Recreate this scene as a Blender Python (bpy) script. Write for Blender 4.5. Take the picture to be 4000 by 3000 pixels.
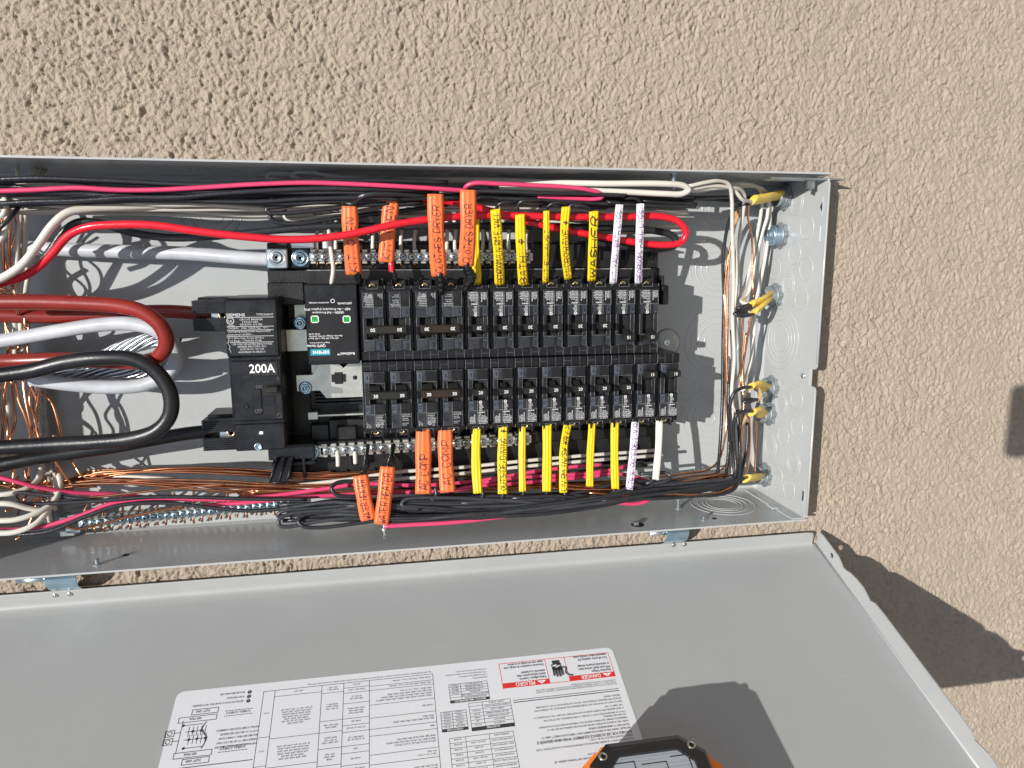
import bpy, bmesh, math, random
import numpy as np
from mathutils import Matrix, Vector

for o in list(bpy.data.objects): bpy.data.objects.remove(o)
C = bpy.context.scene
COL = C.collection
rnd = random.Random(7)

# ---------------------------------------------------------------- frame of the panel
# u runs along the panel (down in the world), v across it, w out of the wall; millimetres
ORG = (0.0, 0.0, 2.1)
MROT = Matrix(((0, 1, 0), (0, 0, -1), (-1, 0, 0)))
def V(u, v, w): return Vector((v/1000+ORG[0], -w/1000+ORG[1], -u/1000+ORG[2]))
def frame(u, v, w, rz=0.0):
    return Matrix.Translation(V(u, v, w)) @ (MROT @ Matrix.Rotation(rz, 3, 'Z')).to_4x4()

# ---------------------------------------------------------------- camera
CAM = np.array([417.18, 273.689, 772.219]); F = 2759.447
CR = np.array([[0.9838, 0.0339, -0.1761], [-0.0041, 0.9860, 0.1666], [0.1793, -0.1632, 0.9701]])
_a, _b, _c = -0.17965, -0.16690, -0.00411
def _R(a, b, c):
    Ry = np.array([[math.cos(a), 0, math.sin(a)], [0, 1, 0], [-math.sin(a), 0, math.cos(a)]])
    Rx = np.array([[1, 0, 0], [0, math.cos(b), -math.sin(b)], [0, math.sin(b), math.cos(b)]])
    Rz = np.array([[math.cos(c), -math.sin(c), 0], [math.sin(c), math.cos(c), 0], [0, 0, 1]])
    return Ry @ Rx @ Rz
CR = _R(_a, _b, _c)
cam = bpy.data.cameras.new('camera'); camo = bpy.data.objects.new('camera', cam); COL.objects.link(camo)
cam.sensor_width = 36; cam.lens = F/4000*36; cam.clip_start = 0.01; cam.clip_end = 2000
camo.matrix_world = Matrix.Translation(V(*CAM)) @ (MROT @ Matrix(CR.tolist())).to_4x4()
C.camera = camo

def ray(x, y): return CR @ np.array([(x-2000)/F, -(y-1500)/F, -1.0])
def P(x, y, w):                       # point of the photograph on the plane w
    d = ray(x, y); t = (w-CAM[2])/d[2]; X = CAM+t*d; return (float(X[0]), float(X[1]), float(w))
def PU(x, y, u):
    d = ray(x, y); t = (u-CAM[0])/d[0]; return CAM+t*d
def PV(x, y, v):
    d = ray(x, y); t = (v-CAM[1])/d[1]; return CAM+t*d

# ---------------------------------------------------------------- light
SUN = Vector((-1.03, 0.225, 1.0))      # towards the sun, panel frame
SW = (MROT @ SUN).normalized()
EL = math.asin(SW.z); AZ = math.atan2(SW.x, SW.y)
world = bpy.data.worlds.new("World"); C.world = world; world.use_nodes = True
nt = world.node_tree; nt.nodes.clear()
sky = nt.nodes.new('ShaderNodeTexSky'); sky.sky_type = 'NISHITA'; sky.sun_disc = False
sky.sun_elevation = EL; sky.sun_rotation = AZ; sky.altitude = 300; sky.dust_density = 1.0
bg = nt.nodes.new('ShaderNodeBackground'); bg.inputs['Strength'].default_value = 0.08
wo = nt.nodes.new('ShaderNodeOutputWorld')
nt.links.new(sky.outputs[0], bg.inputs[0]); nt.links.new(bg.outputs[0], wo.inputs[0])
sun = bpy.data.lights.new('sun', 'SUN'); sun.energy = 4.6; sun.angle = math.radians(0.5); sun.color = (1.0, 0.965, 0.91)
suno = bpy.data.objects.new('sun', sun); COL.objects.link(suno)
suno.rotation_euler = SW.to_track_quat('Z', 'Y').to_euler(); suno.location = (1, -3, 5)
C.view_settings.view_transform = 'Standard'; C.view_settings.look = 'None'
C.view_settings.exposure = 0.36; C.view_settings.gamma = 1; C.view_settings.use_curve_mapping = False
C.render.engine = 'CYCLES'

# ---------------------------------------------------------------- materials
MATS = {}
def mat(name, col, rough=0.5, metal=0.0, bump=0.0, bscale=300.0, var=0.0, vscale=40.0, coat=0.0, spec=0.5, rvar=0.0, emit=0.0, bdist=0.0006, stretch=None, col2=None):
    if name in MATS: return MATS[name]
    m = bpy.data.materials.new(name); m.use_nodes = True; n = m.node_tree.nodes; l = m.node_tree.links
    b = n['Principled BSDF']; b.inputs['Base Color'].default_value = (*col, 1)
    b.inputs['Roughness'].default_value = rough; b.inputs['Metallic'].default_value = metal
    b.inputs['Specular IOR Level'].default_value = spec
    if coat: b.inputs['Coat Weight'].default_value = coat; b.inputs['Coat Roughness'].default_value = 0.15
    if emit: b.inputs['Emission Color'].default_value = (*col, 1); b.inputs['Emission Strength'].default_value = emit
    tc = n.new('ShaderNodeTexCoord'); src = tc.outputs['Object']
    if stretch:
        mp = n.new('ShaderNodeMapping'); mp.inputs['Scale'].default_value = stretch; l.new(src, mp.inputs[0]); src = mp.outputs[0]
    if var or rvar:
        t = n.new('ShaderNodeTexNoise'); t.inputs['Scale'].default_value = vscale; t.inputs['Detail'].default_value = 6; t.inputs['Roughness'].default_value = 0.62
        l.new(src, t.inputs['Vector'])
        if var:
            r = n.new('ShaderNodeValToRGB'); r.color_ramp.elements[0].position = 0.3; r.color_ramp.elements[1].position = 0.72
            c2 = col2 or tuple(c*(1-var) for c in col)
            r.color_ramp.elements[0].color = (*c2, 1); r.color_ramp.elements[1].color = (*[min(1, c*(1+var*0.5)) for c in col], 1)
            l.new(t.outputs['Fac'], r.inputs[0]); l.new(r.outputs[0], b.inputs['Base Color'])
        if rvar:
            mr = n.new('ShaderNodeMapRange'); mr.inputs['To Min'].default_value = max(0.02, rough-rvar); mr.inputs['To Max'].default_value = rough+rvar
            mr.inputs['From Min'].default_value = 0.3; mr.inputs['From Max'].default_value = 0.7
            l.new(t.outputs['Fac'], mr.inputs['Value']); l.new(mr.outputs[0], b.inputs['Roughness'])
    if bump:
        t2 = n.new('ShaderNodeTexNoise'); t2.inputs['Scale'].default_value = bscale; t2.inputs['Detail'].default_value = 4
        l.new(src, t2.inputs['Vector'])
        bp = n.new('ShaderNodeBump'); bp.inputs['Strength'].default_value = bump; bp.inputs['Distance'].default_value = bdist
        l.new(t2.outputs['Fac'], bp.inputs['Height']); l.new(bp.outputs[0], b.inputs['Normal'])
    MATS[name] = m; return m
PAINT = mat('grey_enamel', (0.380, 0.395, 0.398), 0.28, var=0.035, vscale=9, bump=0.06, bscale=900, coat=0.35, rvar=0.06)
PAINTD = mat('grey_enamel_door', (0.340, 0.350, 0.350), 0.36, var=0.04, vscale=5, bump=0.10, bscale=900, rvar=0.05)
ZINC = mat('zinc', (0.60, 0.66, 0.70), 0.28, 0.9, var=0.3, vscale=60, bump=0.2, bscale=200)
ZINCB = mat('zinc_blue', (0.45, 0.62, 0.74), 0.24, 0.9, var=0.25, vscale=90, bump=0.2, bscale=220)
CAST = mat('cast_zinc', (0.30, 0.33, 0.35), 0.5, 0.45, var=0.4, vscale=90, bump=0.6, bscale=260)
TIN = mat('tinned_bar', (0.68, 0.67, 0.62), 0.34, 0.85, var=0.22, vscale=70, bump=0.2, bscale=300)
BRASS = mat('brass', (0.62, 0.50, 0.28), 0.3, 0.9, var=0.3, vscale=150)
DARK = mat('dark_hole', (0.006, 0.006, 0.007), 0.8)
BLK = mat('black_plastic', (0.009, 0.0095, 0.012), 0.34, var=0.4, vscale=80, bump=0.35, bscale=700, rvar=0.10, spec=0.4)
BLK2 = mat('black_moulding', (0.010, 0.010, 0.011), 0.42, var=0.4, vscale=50, bump=0.5, bscale=500, rvar=0.12)
BLKG = mat('black_grey_face', (0.017, 0.018, 0.022), 0.38, var=0.45, vscale=110, bump=0.35, bscale=500, rvar=0.12, spec=0.42)
BLUEG = mat('sky_sheen_pad', (0.052, 0.062, 0.082), 0.38, var=0.3, vscale=140, bump=0.3, bscale=700)  # blue sky reflection on the left facets, put into the pad colour
GLINT_WEAR = mat('scuffed_edge', (0.21, 0.21, 0.215), 0.5, var=0.8, vscale=120)  # sun glint on moulded edges put into the colour; also torn label edge
TIEB = mat('tie_black', (0.014, 0.014, 0.013), 0.35); TIEO = mat('tie_olive', (0.019, 0.017, 0.011), 0.33)
TIEN = mat('tie_brown', (0.026, 0.017, 0.012), 0.33)
LABELB = mat('black_label', (0.011, 0.010, 0.012), 0.35, var=0.3, vscale=60)
INKW = mat('white_ink', (0.80, 0.80, 0.80), 0.6)
INKG = mat('grey_ink', (0.50, 0.51, 0.52), 0.6)
INKK = mat('black_ink', (0.03, 0.03, 0.035), 0.6)
MARK = mat('marker_ink', (0.055, 0.02, 0.07), 0.5); MARKR = mat('maroon_marker', (0.10, 0.018, 0.03), 0.5); MARKP = mat('purple_marker', (0.19, 0.05, 0.26), 0.5); MARKK = mat('black_marker', (0.03, 0.022, 0.02), 0.5)
PAPER = mat('label_paper', (0.66, 0.68, 0.71), 0.38, var=0.03, vscale=12)
REDP = mat('red_print', (0.62, 0.03, 0.025), 0.45)
TEAL = mat('teal_print', (0.0, 0.26, 0.31), 0.45)
LED = mat('green_indicator', (0.01, 0.36, 0.07), 0.2, var=0.6, vscale=300)
TAPE = mat('black_tape', (0.010, 0.010, 0.011), 0.16, bump=0.6, bscale=90, bdist=0.002)
W_BLK = mat('wire_black', (0.021, 0.022, 0.026), 0.33, var=0.3, vscale=60, bump=0.45, bscale=420, bdist=0.0008)
W_WHT = mat('wire_white', (0.58, 0.55, 0.49), 0.36, var=0.07, vscale=30, bump=0.15, bscale=300)
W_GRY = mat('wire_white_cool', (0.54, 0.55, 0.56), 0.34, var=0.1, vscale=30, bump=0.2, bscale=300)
W_PNK = mat('wire_pink', (0.66, 0.055, 0.155), 0.34, var=0.07, vscale=40, bump=0.15, bscale=400)
W_RED = mat('wire_red', (0.66, 0.012, 0.028), 0.27, var=0.1, vscale=60, bump=0.35, bscale=260)
W_CU = mat('bare_copper', (0.80, 0.37, 0.20), 0.24, 1.0, var=0.45, vscale=35, bump=0.3, bscale=160)
W_AL = mat('aluminium_strand', (0.50, 0.52, 0.54), 0.30, 1.0, var=0.3, vscale=120)
W_BLK2 = mat('wire_black_highlit', (0.038, 0.040, 0.046), 0.38, var=0.35, vscale=60, bump=0.45, bscale=420, bdist=0.0008)  # greyer black: strand highlights put into the colour of alternate wires
W_CU2 = mat('dull_copper', (0.55, 0.22, 0.11), 0.34, 1.0, var=0.5, vscale=35, bump=0.3, bscale=160)
C_RED = mat('cable_red', (0.235, 0.020, 0.013), 0.34, var=0.35, vscale=14, bump=0.25, bscale=120, stretch=(1, 1, 1))
C_BLK = mat('cable_black', (0.010, 0.010, 0.011), 0.36, var=0.5, vscale=22, bump=0.3, bscale=240, rvar=0.1)
C_WHT = mat('cable_white', (0.50, 0.52, 0.555), 0.36, var=0.25, vscale=26, bump=0.35, bscale=60)
S_ORG = mat('orange_jacket', (0.80, 0.165, 0.048), 0.36, var=0.10, vscale=25, bump=0.12, bscale=200)
S_YEL = mat('yellow_jacket', (0.76, 0.54, 0.008), 0.36, var=0.08, vscale=25, bump=0.12, bscale=200)
S_WHT = mat('white_jacket', (0.70, 0.68, 0.72), 0.38, var=0.06, vscale=25, bump=0.12, bscale=200)
S_IVO = mat('ivory_jacket', (0.70, 0.67, 0.60), 0.38, var=0.05, vscale=25)
S_NM = mat('cable_sheath_yellow', (0.72, 0.50, 0.09), 0.45, var=0.22, vscale=45, bump=0.3, bscale=160)
KRAFT = mat('kraft_paper', (0.42, 0.27, 0.13), 0.8, var=0.3, vscale=80)
DEV_B = mat('rubber_black', (0.010, 0.010, 0.011), 0.30, bump=0.2, bscale=300)
DEV_O = mat('housing_orange', (0.86, 0.22, 0.02), 0.4)
MET = mat('steel', (0.55, 0.52, 0.47), 0.3, 1.0)

def grime(m, light=(0.50, 0.49, 0.46), a1=0.16, a2=0.5):
    n = m.node_tree.nodes; l = m.node_tree.links; b = n['Principled BSDF']; src = b.inputs['Base Color'].links[0].from_socket
    tc = n.new('ShaderNodeTexCoord')
    def layer(src, scale, lo, hi, col, fac, sc=None):
        t = n.new('ShaderNodeTexNoise'); t.inputs['Scale'].default_value = scale; t.inputs['Detail'].default_value = 8; t.inputs['Roughness'].default_value = 0.7; v = tc.outputs['Object']
        if sc: mp = n.new('ShaderNodeMapping'); mp.inputs['Scale'].default_value = sc; mp.inputs['Rotation'].default_value = (0, 0, 0.5); l.new(v, mp.inputs[0]); v = mp.outputs[0]
        l.new(v, t.inputs['Vector']); mr = n.new('ShaderNodeMapRange'); mr.inputs['From Min'].default_value = lo; mr.inputs['From Max'].default_value = hi; mr.inputs['To Max'].default_value = fac
        l.new(t.outputs['Fac'], mr.inputs['Value']); mx = n.new('ShaderNodeMixRGB'); l.new(mr.outputs[0], mx.inputs[0]); l.new(src, mx.inputs[1]); mx.inputs[2].default_value = (*col, 1); return mx.outputs[0], mr.outputs[0]
    c, _ = layer(src, 7, 0.50, 0.72, light, a1); c, _ = layer(c, 38, 0.66, 0.74, light, a1*1.6); c, _ = layer(c, 30, 0.68, 0.72, (0.55, 0.54, 0.52), a1*1.5, (1, 14, 1)); c, _ = layer(c, 190, 0.745, 0.77, (0.06, 0.055, 0.05), a2)
    l.new(c, b.inputs['Base Color'])
grime(PAINT, a1=0.09, a2=0.45); grime(PAINTD, a1=0.20, a2=0.45)
# ---------------------------------------------------------------- mesh builder
class MB:
    def __init__(s): s.v = []; s.f = []; s.sm = []
    def add(s, vs, fs, smooth=False, M=None):
        o = len(s.v)
        for q in vs:
            q = Vector(q)
            if M is not None: q = M @ q
            s.v.append((q.x, q.y, q.z))
        for f in fs: s.f.append(tuple(i+o for i in f)); s.sm.append(smooth)
        return s
    def box(s, x0, x1, y0, y1, z0, z1, b=0.0, M=None):      # chamfered on the face and its upright edges
        if b <= 0:
            vs = [(x, y, z) for z in (z0, z1) for y in (y0, y1) for x in (x0, x1)]
            fs = [(0, 2, 3, 1), (4, 5, 7, 6), (0, 1, 5, 4), (2, 6, 7, 3), (0, 4, 6, 2), (1, 3, 7, 5)]
            return s.add(vs, fs, False, M)
        def ring(i, z): return [(x0+i, y0+b, z), (x0+b, y0+i, z), (x1-b, y0+i, z), (x1-i, y0+b, z), (x1-i, y1-b, z), (x1-b, y1-i, z), (x0+b, y1-i, z), (x0+i, y1-b, z)]
        q = b*0.999
        vs = ring(0, z0)+ring(0, z1-b)+[(x0+b, y0+b, z1)]*0
        top = [(x0+q, y0+b+0.2*b, z1), (x0+b+0.2*b, y0+q, z1), (x1-b-0.2*b, y0+q, z1), (x1-q, y0+b+0.2*b, z1), (x1-q, y1-b-0.2*b, z1), (x1-b-0.2*b, y1-q, z1), (x0+b+0.2*b, y1-q, z1), (x0+q, y1-b-0.2*b, z1)]
        vs = vs+top
        fs = [tuple(range(7, -1, -1)), tuple(range(16, 24))]
        for k in range(2):
            for i in range(8): fs.append((k*8+i, k*8+(i+1) % 8, k*8+8+(i+1) % 8, k*8+8+i))
        return s.add(vs, fs, False, M)
    def prism(s, poly, z0, z1, M=None, smooth=False):
        n = len(poly)
        a = sum(poly[i][0]*poly[(i+1) % n][1]-poly[(i+1) % n][0]*poly[i][1] for i in range(n))
        if a < 0: poly = poly[::-1]
        vs = [(x, y, z0) for x, y in poly]+[(x, y, z1) for x, y in poly]
        fs = [tuple(range(n-1, -1, -1)), tuple(range(n, 2*n))]+[(i, (i+1) % n, n+(i+1) % n, n+i) for i in range(n)]
        return s.add(vs, fs, smooth, M)
    def tube(s, pts, r, seg=8, cap=True, flat=1.0, twist=0.0):
        pts = [Vector(p) for p in pts]; n = len(pts); o = len(s.v)
        T = [(pts[min(i+1, n-1)]-pts[max(i-1, 0)]).normalized() for i in range(n)]
        N = T[0].orthogonal().normalized()
        for i in range(n):
            N = (N-T[i]*N.dot(T[i])).normalized(); B = T[i].cross(N)
            rr = r[i] if isinstance(r, (list, tuple)) else r
            for k in range(seg):
                a = 2*math.pi*k/seg+twist*i; q = pts[i]+(N*math.cos(a)+B*math.sin(a)*flat)*rr
                s.v.append((q.x, q.y, q.z))
        for i in range(n-1):
            for k in range(seg):
                a = o+i*seg+k; b = o+i*seg+(k+1) % seg
                s.f.append((a, b, b+seg, a+seg)); s.sm.append(True)
        if cap:
            s.f.append(tuple(o+k for k in range(seg-1, -1, -1))); s.sm.append(False)
            s.f.append(tuple(o+(n-1)*seg+k for k in range(seg))); s.sm.append(False)
        return s
    def lathe(s, prof, seg=20, M=None, smooth=True):          # profile (r, z), axis z
        n = len(prof); vs = [(r*math.cos(2*math.pi*k/seg), r*math.sin(2*math.pi*k/seg), z) for r, z in prof for k in range(seg)]
        fs = [(i*seg+k, i*seg+(k+1) % seg, (i+1)*seg+(k+1) % seg, (i+1)*seg+k) for i in range(n-1) for k in range(seg)]
        fs.append(tuple(range(seg-1, -1, -1))); fs.append(tuple((n-1)*seg+k for k in range(seg)))
        return s.add(vs, fs, smooth, M)
    def ring(s, R, r, h, seg=32, M=None):                      # raised bead on the plane z=0
        prof = [(R-r, -0.2), (R-r*0.6, h*0.8), (R, h), (R+r*0.6, h*0.8), (R+r, -0.2)]
        vs = [(a*math.cos(2*math.pi*k/seg), a*math.sin(2*math.pi*k/seg), z) for a, z in prof for k in range(seg)]
        fs = [(i*seg+k, (i+1)*seg+k, (i+1)*seg+(k+1) % seg, i*seg+(k+1) % seg) for i in range(4) for k in range(seg)]
        fs = [f[::-1] for f in fs]
        return s.add(vs, fs, True, M)
    def mesh(s, name, m, base=(0, 0, 0)):
        me = bpy.data.meshes.new(name)
        a = (np.array(s.v, dtype=float)-np.array(base))/1000.0
        me.from_pydata(a.tolist(), [], s.f); me.materials.append(m)
        me.polygons.foreach_set('use_smooth', s.sm); me.update(); return me
    def build(s, name, m, parent=None, base=(0, 0, 0)):
        me = s.mesh(name, m, base); o = bpy.data.objects.new(name, me); COL.objects.link(o)
        if parent is not None: o.parent = parent
        else: o.matrix_world = frame(*base)
        return o
def tag(o, label=None, cat=None, group=None, kind=None):
    if label: o['label'] = label
    if cat: o['category'] = cat
    if group: o['group'] = group
    if kind: o['kind'] = kind
    return o
def thing(name, label, cat, base=(0, 0, 0), rz=0.0, group=None):
    o = bpy.data.objects.new(name, None); o.empty_display_size = 0.01; COL.objects.link(o); o.matrix_world = frame(*base, rz)
    return tag(o, label, cat, group)
def copy_tree(o, parent=None):
    c = o.copy(); COL.objects.link(c)
    if parent is not None: c.parent = parent; c.matrix_parent_inverse = o.matrix_parent_inverse
    for ch in list(o.children): copy_tree(ch, c)
    return c
def spline(pts, sub=6):
    q = [np.array(p, float) for p in pts]; q = [2*q[0]-q[1]]+q+[2*q[-1]-q[-2]]; out = []
    for i in range(1, len(q)-2):
        p0, p1, p2, p3 = q[i-1:i+3]
        d = [max(1e-3, np.linalg.norm(b-a)**0.5) for a, b in ((p0, p1), (p1, p2), (p2, p3))]
        m1 = (p2-p1)+d[1]*((p1-p0)/d[0]-(p2-p0)/(d[0]+d[1])); m2 = (p2-p1)+d[1]*((p3-p2)/d[2]-(p3-p1)/(d[1]+d[2]))
        for k in range(sub):
            t = k/sub; out.append((2*t**3-3*t*t+1)*p1+(t**3-2*t*t+t)*m1+(-2*t**3+3*t*t)*p2+(t**3-t*t)*m2)
    out.append(q[-2]); return [tuple(x) for x in out]

# printed text -----------------------------------------------------------------
_TX = {}; YD_ = None
def text_geo(s, size, align='CENTER', space=1.0, bold=0.0):
    k = (s, size, align, space, bold)
    if k in _TX: return _TX[k]
    cu = bpy.data.curves.new('t', 'FONT'); cu.body = s; cu.size = size; cu.align_x = align; cu.resolution_u = 3 if size > 3.2 else 1; cu.space_line = space; cu.offset = bold*0.5
    ob = bpy.data.objects.new('t', cu); me = bpy.data.meshes.new_from_object(ob)
    n = len(me.vertices); co = np.zeros(n*3); me.vertices.foreach_get('co', co)
    fs = [tuple(p.vertices) for p in me.polygons]
    bpy.data.objects.remove(ob); bpy.data.curves.remove(cu); bpy.data.meshes.remove(me)
    _TX[k] = (co.reshape(-1, 3), fs); return _TX[k]
def txt(mb, s, pos, size, xd, yd, align='CENTER', bold=0.0, space=1.0, sx=1.0):
    if yd is YD_: sx *= 0.78
    co, fs = text_geo(s, size, align, space, round(bold, 3)); xd = np.array(xd, float); yd = np.array(yd, float); pos = np.array(pos, float)
    mb.add([tuple(pos+xd*p[0]*sx+yd*p[1]) for p in co], fs)
    return mb

# hand lettering ----------------------------------------------------------------
HF = {'A': "00 26 40|12 32", 'B': "00 06 26 45 44 23 03|23 42 41 20 00", 'C': "45 36 16 04 02 10 30 41", 'D': "00 06 26 44 42 20 00", 'E': "46 06 00 40|03 33",
      'F': "46 06 00|03 33", 'G': "45 26 04 02 20 41 42 22", 'H': "00 06|40 46|03 43", 'I': "26 20", 'K': "00 06|46 03 40", 'L': "06 00 40", 'M': "00 06 23 46 40",
      'N': "00 06 40 46", 'O': "26 04 02 20 42 44 26", 'P': "00 06 36 45 44 33 03", 'R': "00 06 36 45 44 33 03|23 40", 'S': "45 26 05 04 42 41 20 01", 'T': "06 46|26 20",
      'U': "06 01 20 41 46", 'V': "06 20 46", 'W': "06 10 24 30 46", 'X': "00 46|06 40", 'Y': "06 23 46|23 20", ':': "25 24|22 21", '/': "00 46", '.': "20 21",
      '(': "36 14 12 30", ')': "16 34 32 10", "'": "26 24", '@': "25 14 12 21 32 34 25|26 20|03 43"}
def hand(s, rg, h=6.0, adv=1.0):
    out = []; x = 0.0
    for ch in s:
        if ch == ' ': x += 3.4*adv; continue
        sl = rg.uniform(0.0, 0.22); vs_ = rg.uniform(.85, 1.08); vo = rg.uniform(-.3, .5); wd = 0.5 if ch in "I.:'" else (1.25 if ch in 'WM' else 1.0)
        wid = 4*wd if ch not in "I.:'" else 2.0
        for st in HF[ch].split('|'):
            pts = []
            for p in st.split():
                px, py = int(p[0]), int(p[1])
                if ch in "I.:'": px = 1
                else: px = px*wd
                pts.append((x+px+py*sl+rg.uniform(-.24, .24), py*vs_+vo+rg.uniform(-.28, .28)))
            out.append(pts)
        x += (wid+1.5)*adv
    k = h/6.0
    return [[(a*k, b*k) for a, b in st] for st in out], x*k
def catr(pts, sub=3):
    return spline([(a, b, 0) for a, b in pts], sub) if len(pts) > 2 else [(a, b, 0) for a, b in pts]

# ================================================================ SETTING
def smooth_noise(U, Vv, cell, seed):
    rs = np.random.RandomState(seed); n = 256; g = rs.rand(n, n).astype(np.float32)
    x = U/cell; y = Vv/cell; xi = np.floor(x).astype(int); yi = np.floor(y).astype(int); fx = x-xi; fy = y-yi
    fx = fx*fx*(3-2*fx); fy = fy*fy*(3-2*fy)
    a = g[xi % n, yi % n]; b = g[(xi+1) % n, yi % n]; c = g[xi % n, (yi+1) % n]; d = g[(xi+1) % n, (yi+1) % n]
    return (a*(1-fx)+b*fx)*(1-fy)+(c*(1-fx)+d*fx)*fy
W0 = 81.0; D = 108.4; BW = 362.0; UR = 862.0
def stucco():
    st = 1.12
    us = np.concatenate([np.linspace(-1900, -230, 24), np.arange(-220, -40, 8.0), np.arange(-36, -1, 4.0), np.arange(0, UR+1, st), [UR+1.8], np.arange(UR+3, 1410, st), np.linspace(1420, 2090, 14)])
    vs = np.concatenate([np.linspace(-2500, -440, 24), np.arange(-400, -1.9, st), [-1.8], np.arange(0.5, BW, st), [BW+1.8], np.arange(BW+3.0, 655, st), np.linspace(665, 2600, 22)])
    U, Q = np.meshgrid(us.astype(np.float32), vs.astype(np.float32), indexing='ij')
    rot = 0.45; X = U*math.cos(rot)+Q*math.sin(rot); Y = -U*math.sin(rot)+Q*math.cos(rot)
    def N(c, s, ax=1.0, dx=0, dy=0): return smooth_noise((X+dx)*ax+7000+s*31, (Y+dy)*0.8+7000, c, s)
    wx = (N(5, 11)-.5)*5; wy = (N(5, 12)-.5)*5
    a = N(1.95, 1, 1.15, wx, wy); b_ = N(1.35, 2, 1.1, wx, wy); c = N(2.9, 3, 1, wx, wy); r = 1-np.abs(2*N(2.8, 7, 1.1, wx, wy)-1); big = N(70, 5)*0.6+N(24, 6)*0.4; pit = N(2.4, 9, 1.1, wx, wy)
    coarse = np.clip(1.15-(U-100)/2100+(big-.5)*0.7, 0.70, 1.25)
    smoothp = np.clip((big-.56)*7, 0, 1)
    worm = np.clip((a*0.6+c*.4-0.44)*6.0, 0, 1); led = np.clip((N(4.6, 13, 1, wx*1.3, wy*1.3)-.5)*8, 0, 1)+np.clip((N(3.2, 14, 1, wx*1.3, wy*1.3)-.60)*8, 0, 1)
    h = (worm*1.1+led*0.65+b_*1.5+(r**2)*0.7-np.clip((0.32-pit)*7, 0, 1)*1.8)*coarse*(1-.35*smoothp)+(big-.5)*0.8-2.0
    Z = W0+h
    nu, nv = len(us), len(vs)
    co = (np.stack([U, Q, Z], -1).reshape(-1, 3)/1000.0).astype(np.float32)
    I = np.arange(nu*nv).reshape(nu, nv)
    a = I[:-1, :-1]; b = I[1:, :-1]; c = I[1:, 1:]; d = I[:-1, 1:]
    cu = (us[:-1]+us[1:])/2; cv = (vs[:-1]+vs[1:])/2
    hole = ((cu[:, None] > -2) & (cu[:, None] < UR+1.6) & (cv[None, :] > -1.8) & (cv[None, :] < BW+1.8))
    i0 = int(np.searchsorted(us, 8)); i1 = int(np.searchsorted(us, 840)); j0 = int(np.searchsorted(vs, -396)); j1 = int(np.searchsorted(vs, -110))     # behind the door: one plain sheet
    hid = np.zeros(hole.shape, bool); hid[i0:i1, j0:j1] = True
    F4 = np.stack([a, b, c, d], -1)[~(hole | hid)]
    F4 = np.concatenate([F4, [[I[i0, j0], I[i1, j0], I[i1, j1], I[i0, j1]]]])
    me = bpy.data.meshes.new('stucco_wall'); me.vertices.add(len(co)); me.vertices.foreach_set('co', co.ravel())
    nf = len(F4); me.loops.add(nf*4); me.loops.foreach_set('vertex_index', F4.ravel().astype(np.int32))
    me.polygons.add(nf); me.polygons.foreach_set('loop_start', np.arange(0, nf*4, 4, dtype=np.int32)); me.polygons.foreach_set('loop_total', np.full(nf, 4, dtype=np.int32))
    me.polygons.foreach_set('use_smooth', np.ones(nf, dtype=bool)); me.update(calc_edges=True)
    m = mat('stucco', (0.372, 0.308, 0.245), 0.9, var=0.08, vscale=30, bump=1.0, bscale=700, bdist=0.0016, spec=0.2)
    me.materials.append(m); o = bpy.data.objects.new('stucco_wall', me); COL.objects.link(o); o.matrix_world = frame(0, 0, 0)
    tag(o, 'rough tan stucco wall behind the grey electrical panel', 'wall')
stucco()
# ground far below the panel
g = bpy.data.meshes.new('ground'); g.from_pydata([(-900, -900, 0), (900, -900, 0), (900, 0.6, 0), (-900, 0.6, 0)], [], [(0, 1, 2, 3)])
g.materials.append(mat('ground_gravel', (0.20, 0.18, 0.15), 0.95, var=0.4, vscale=6, bump=0.5, bscale=40, bdist=0.02))
go = bpy.data.objects.new('ground', g); COL.objects.link(go); tag(go, kind='structure')

# ================================================================ ENCLOSURE
box = thing('electrical_panel_box', 'long grey steel breaker panel box set in the stucco wall with its cover off', 'electrical panel', (0, 0, 0))
T = 1.8
b = MB(); b.box(0, UR, 0, BW, -2, 0); b.build('back_panel', PAINT, box)
b = MB(); b.box(0, UR+T, BW, BW+T, -2, D, 0.0); b.build('side_wall', PAINT, box)
b = MB(); b.box(0, UR+T, -T, 0, -2, D); b.build('side_wall', PAINT, box)
b = MB(); b.box(-T, 0, -T, BW+T, -2, D); b.build('end_wall', PAINT, box)
# right-hand end wall, outline in (v, w), with the latch notch
def arc(cx, cy, r, a0, a1, n=6): return [(cx+r*math.cos(math.radians(a0+(a1-a0)*i/n)), cy+r*math.sin(math.radians(a0+(a1-a0)*i/n))) for i in range(n+1)]
N0, N1 = 145.5, 163.5
wallpoly = [(0, -2), (BW, -2)]+arc(BW-7, D-7, 6, 0, 90)+arc(N1+5, D-5, 5, 90, 180)+[(N1, D-9), (N0, D-9)]+arc(N0-5, D-5, 5, 0, 90)+[(2, D)]
b = MB(); MU = Matrix(((0, 0, 1, 0), (1, 0, 0, 0), (0, 1, 0, 0), (0, 0, 0, 1)))     # (v, w, u) -> (u, v, w)
b.prism(wallpoly, UR, UR+T, MU)
b.tube([(UR+0.6, v, w) for v, w in [(4, D), (N0-6, D)]], 1.3, 8)
b.tube([(UR+0.6, v, w) for v, w in [(N1+6, D), (BW-8, D)]], 1.3, 8)
b.build('end_wall', PAINT, box)
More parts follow.
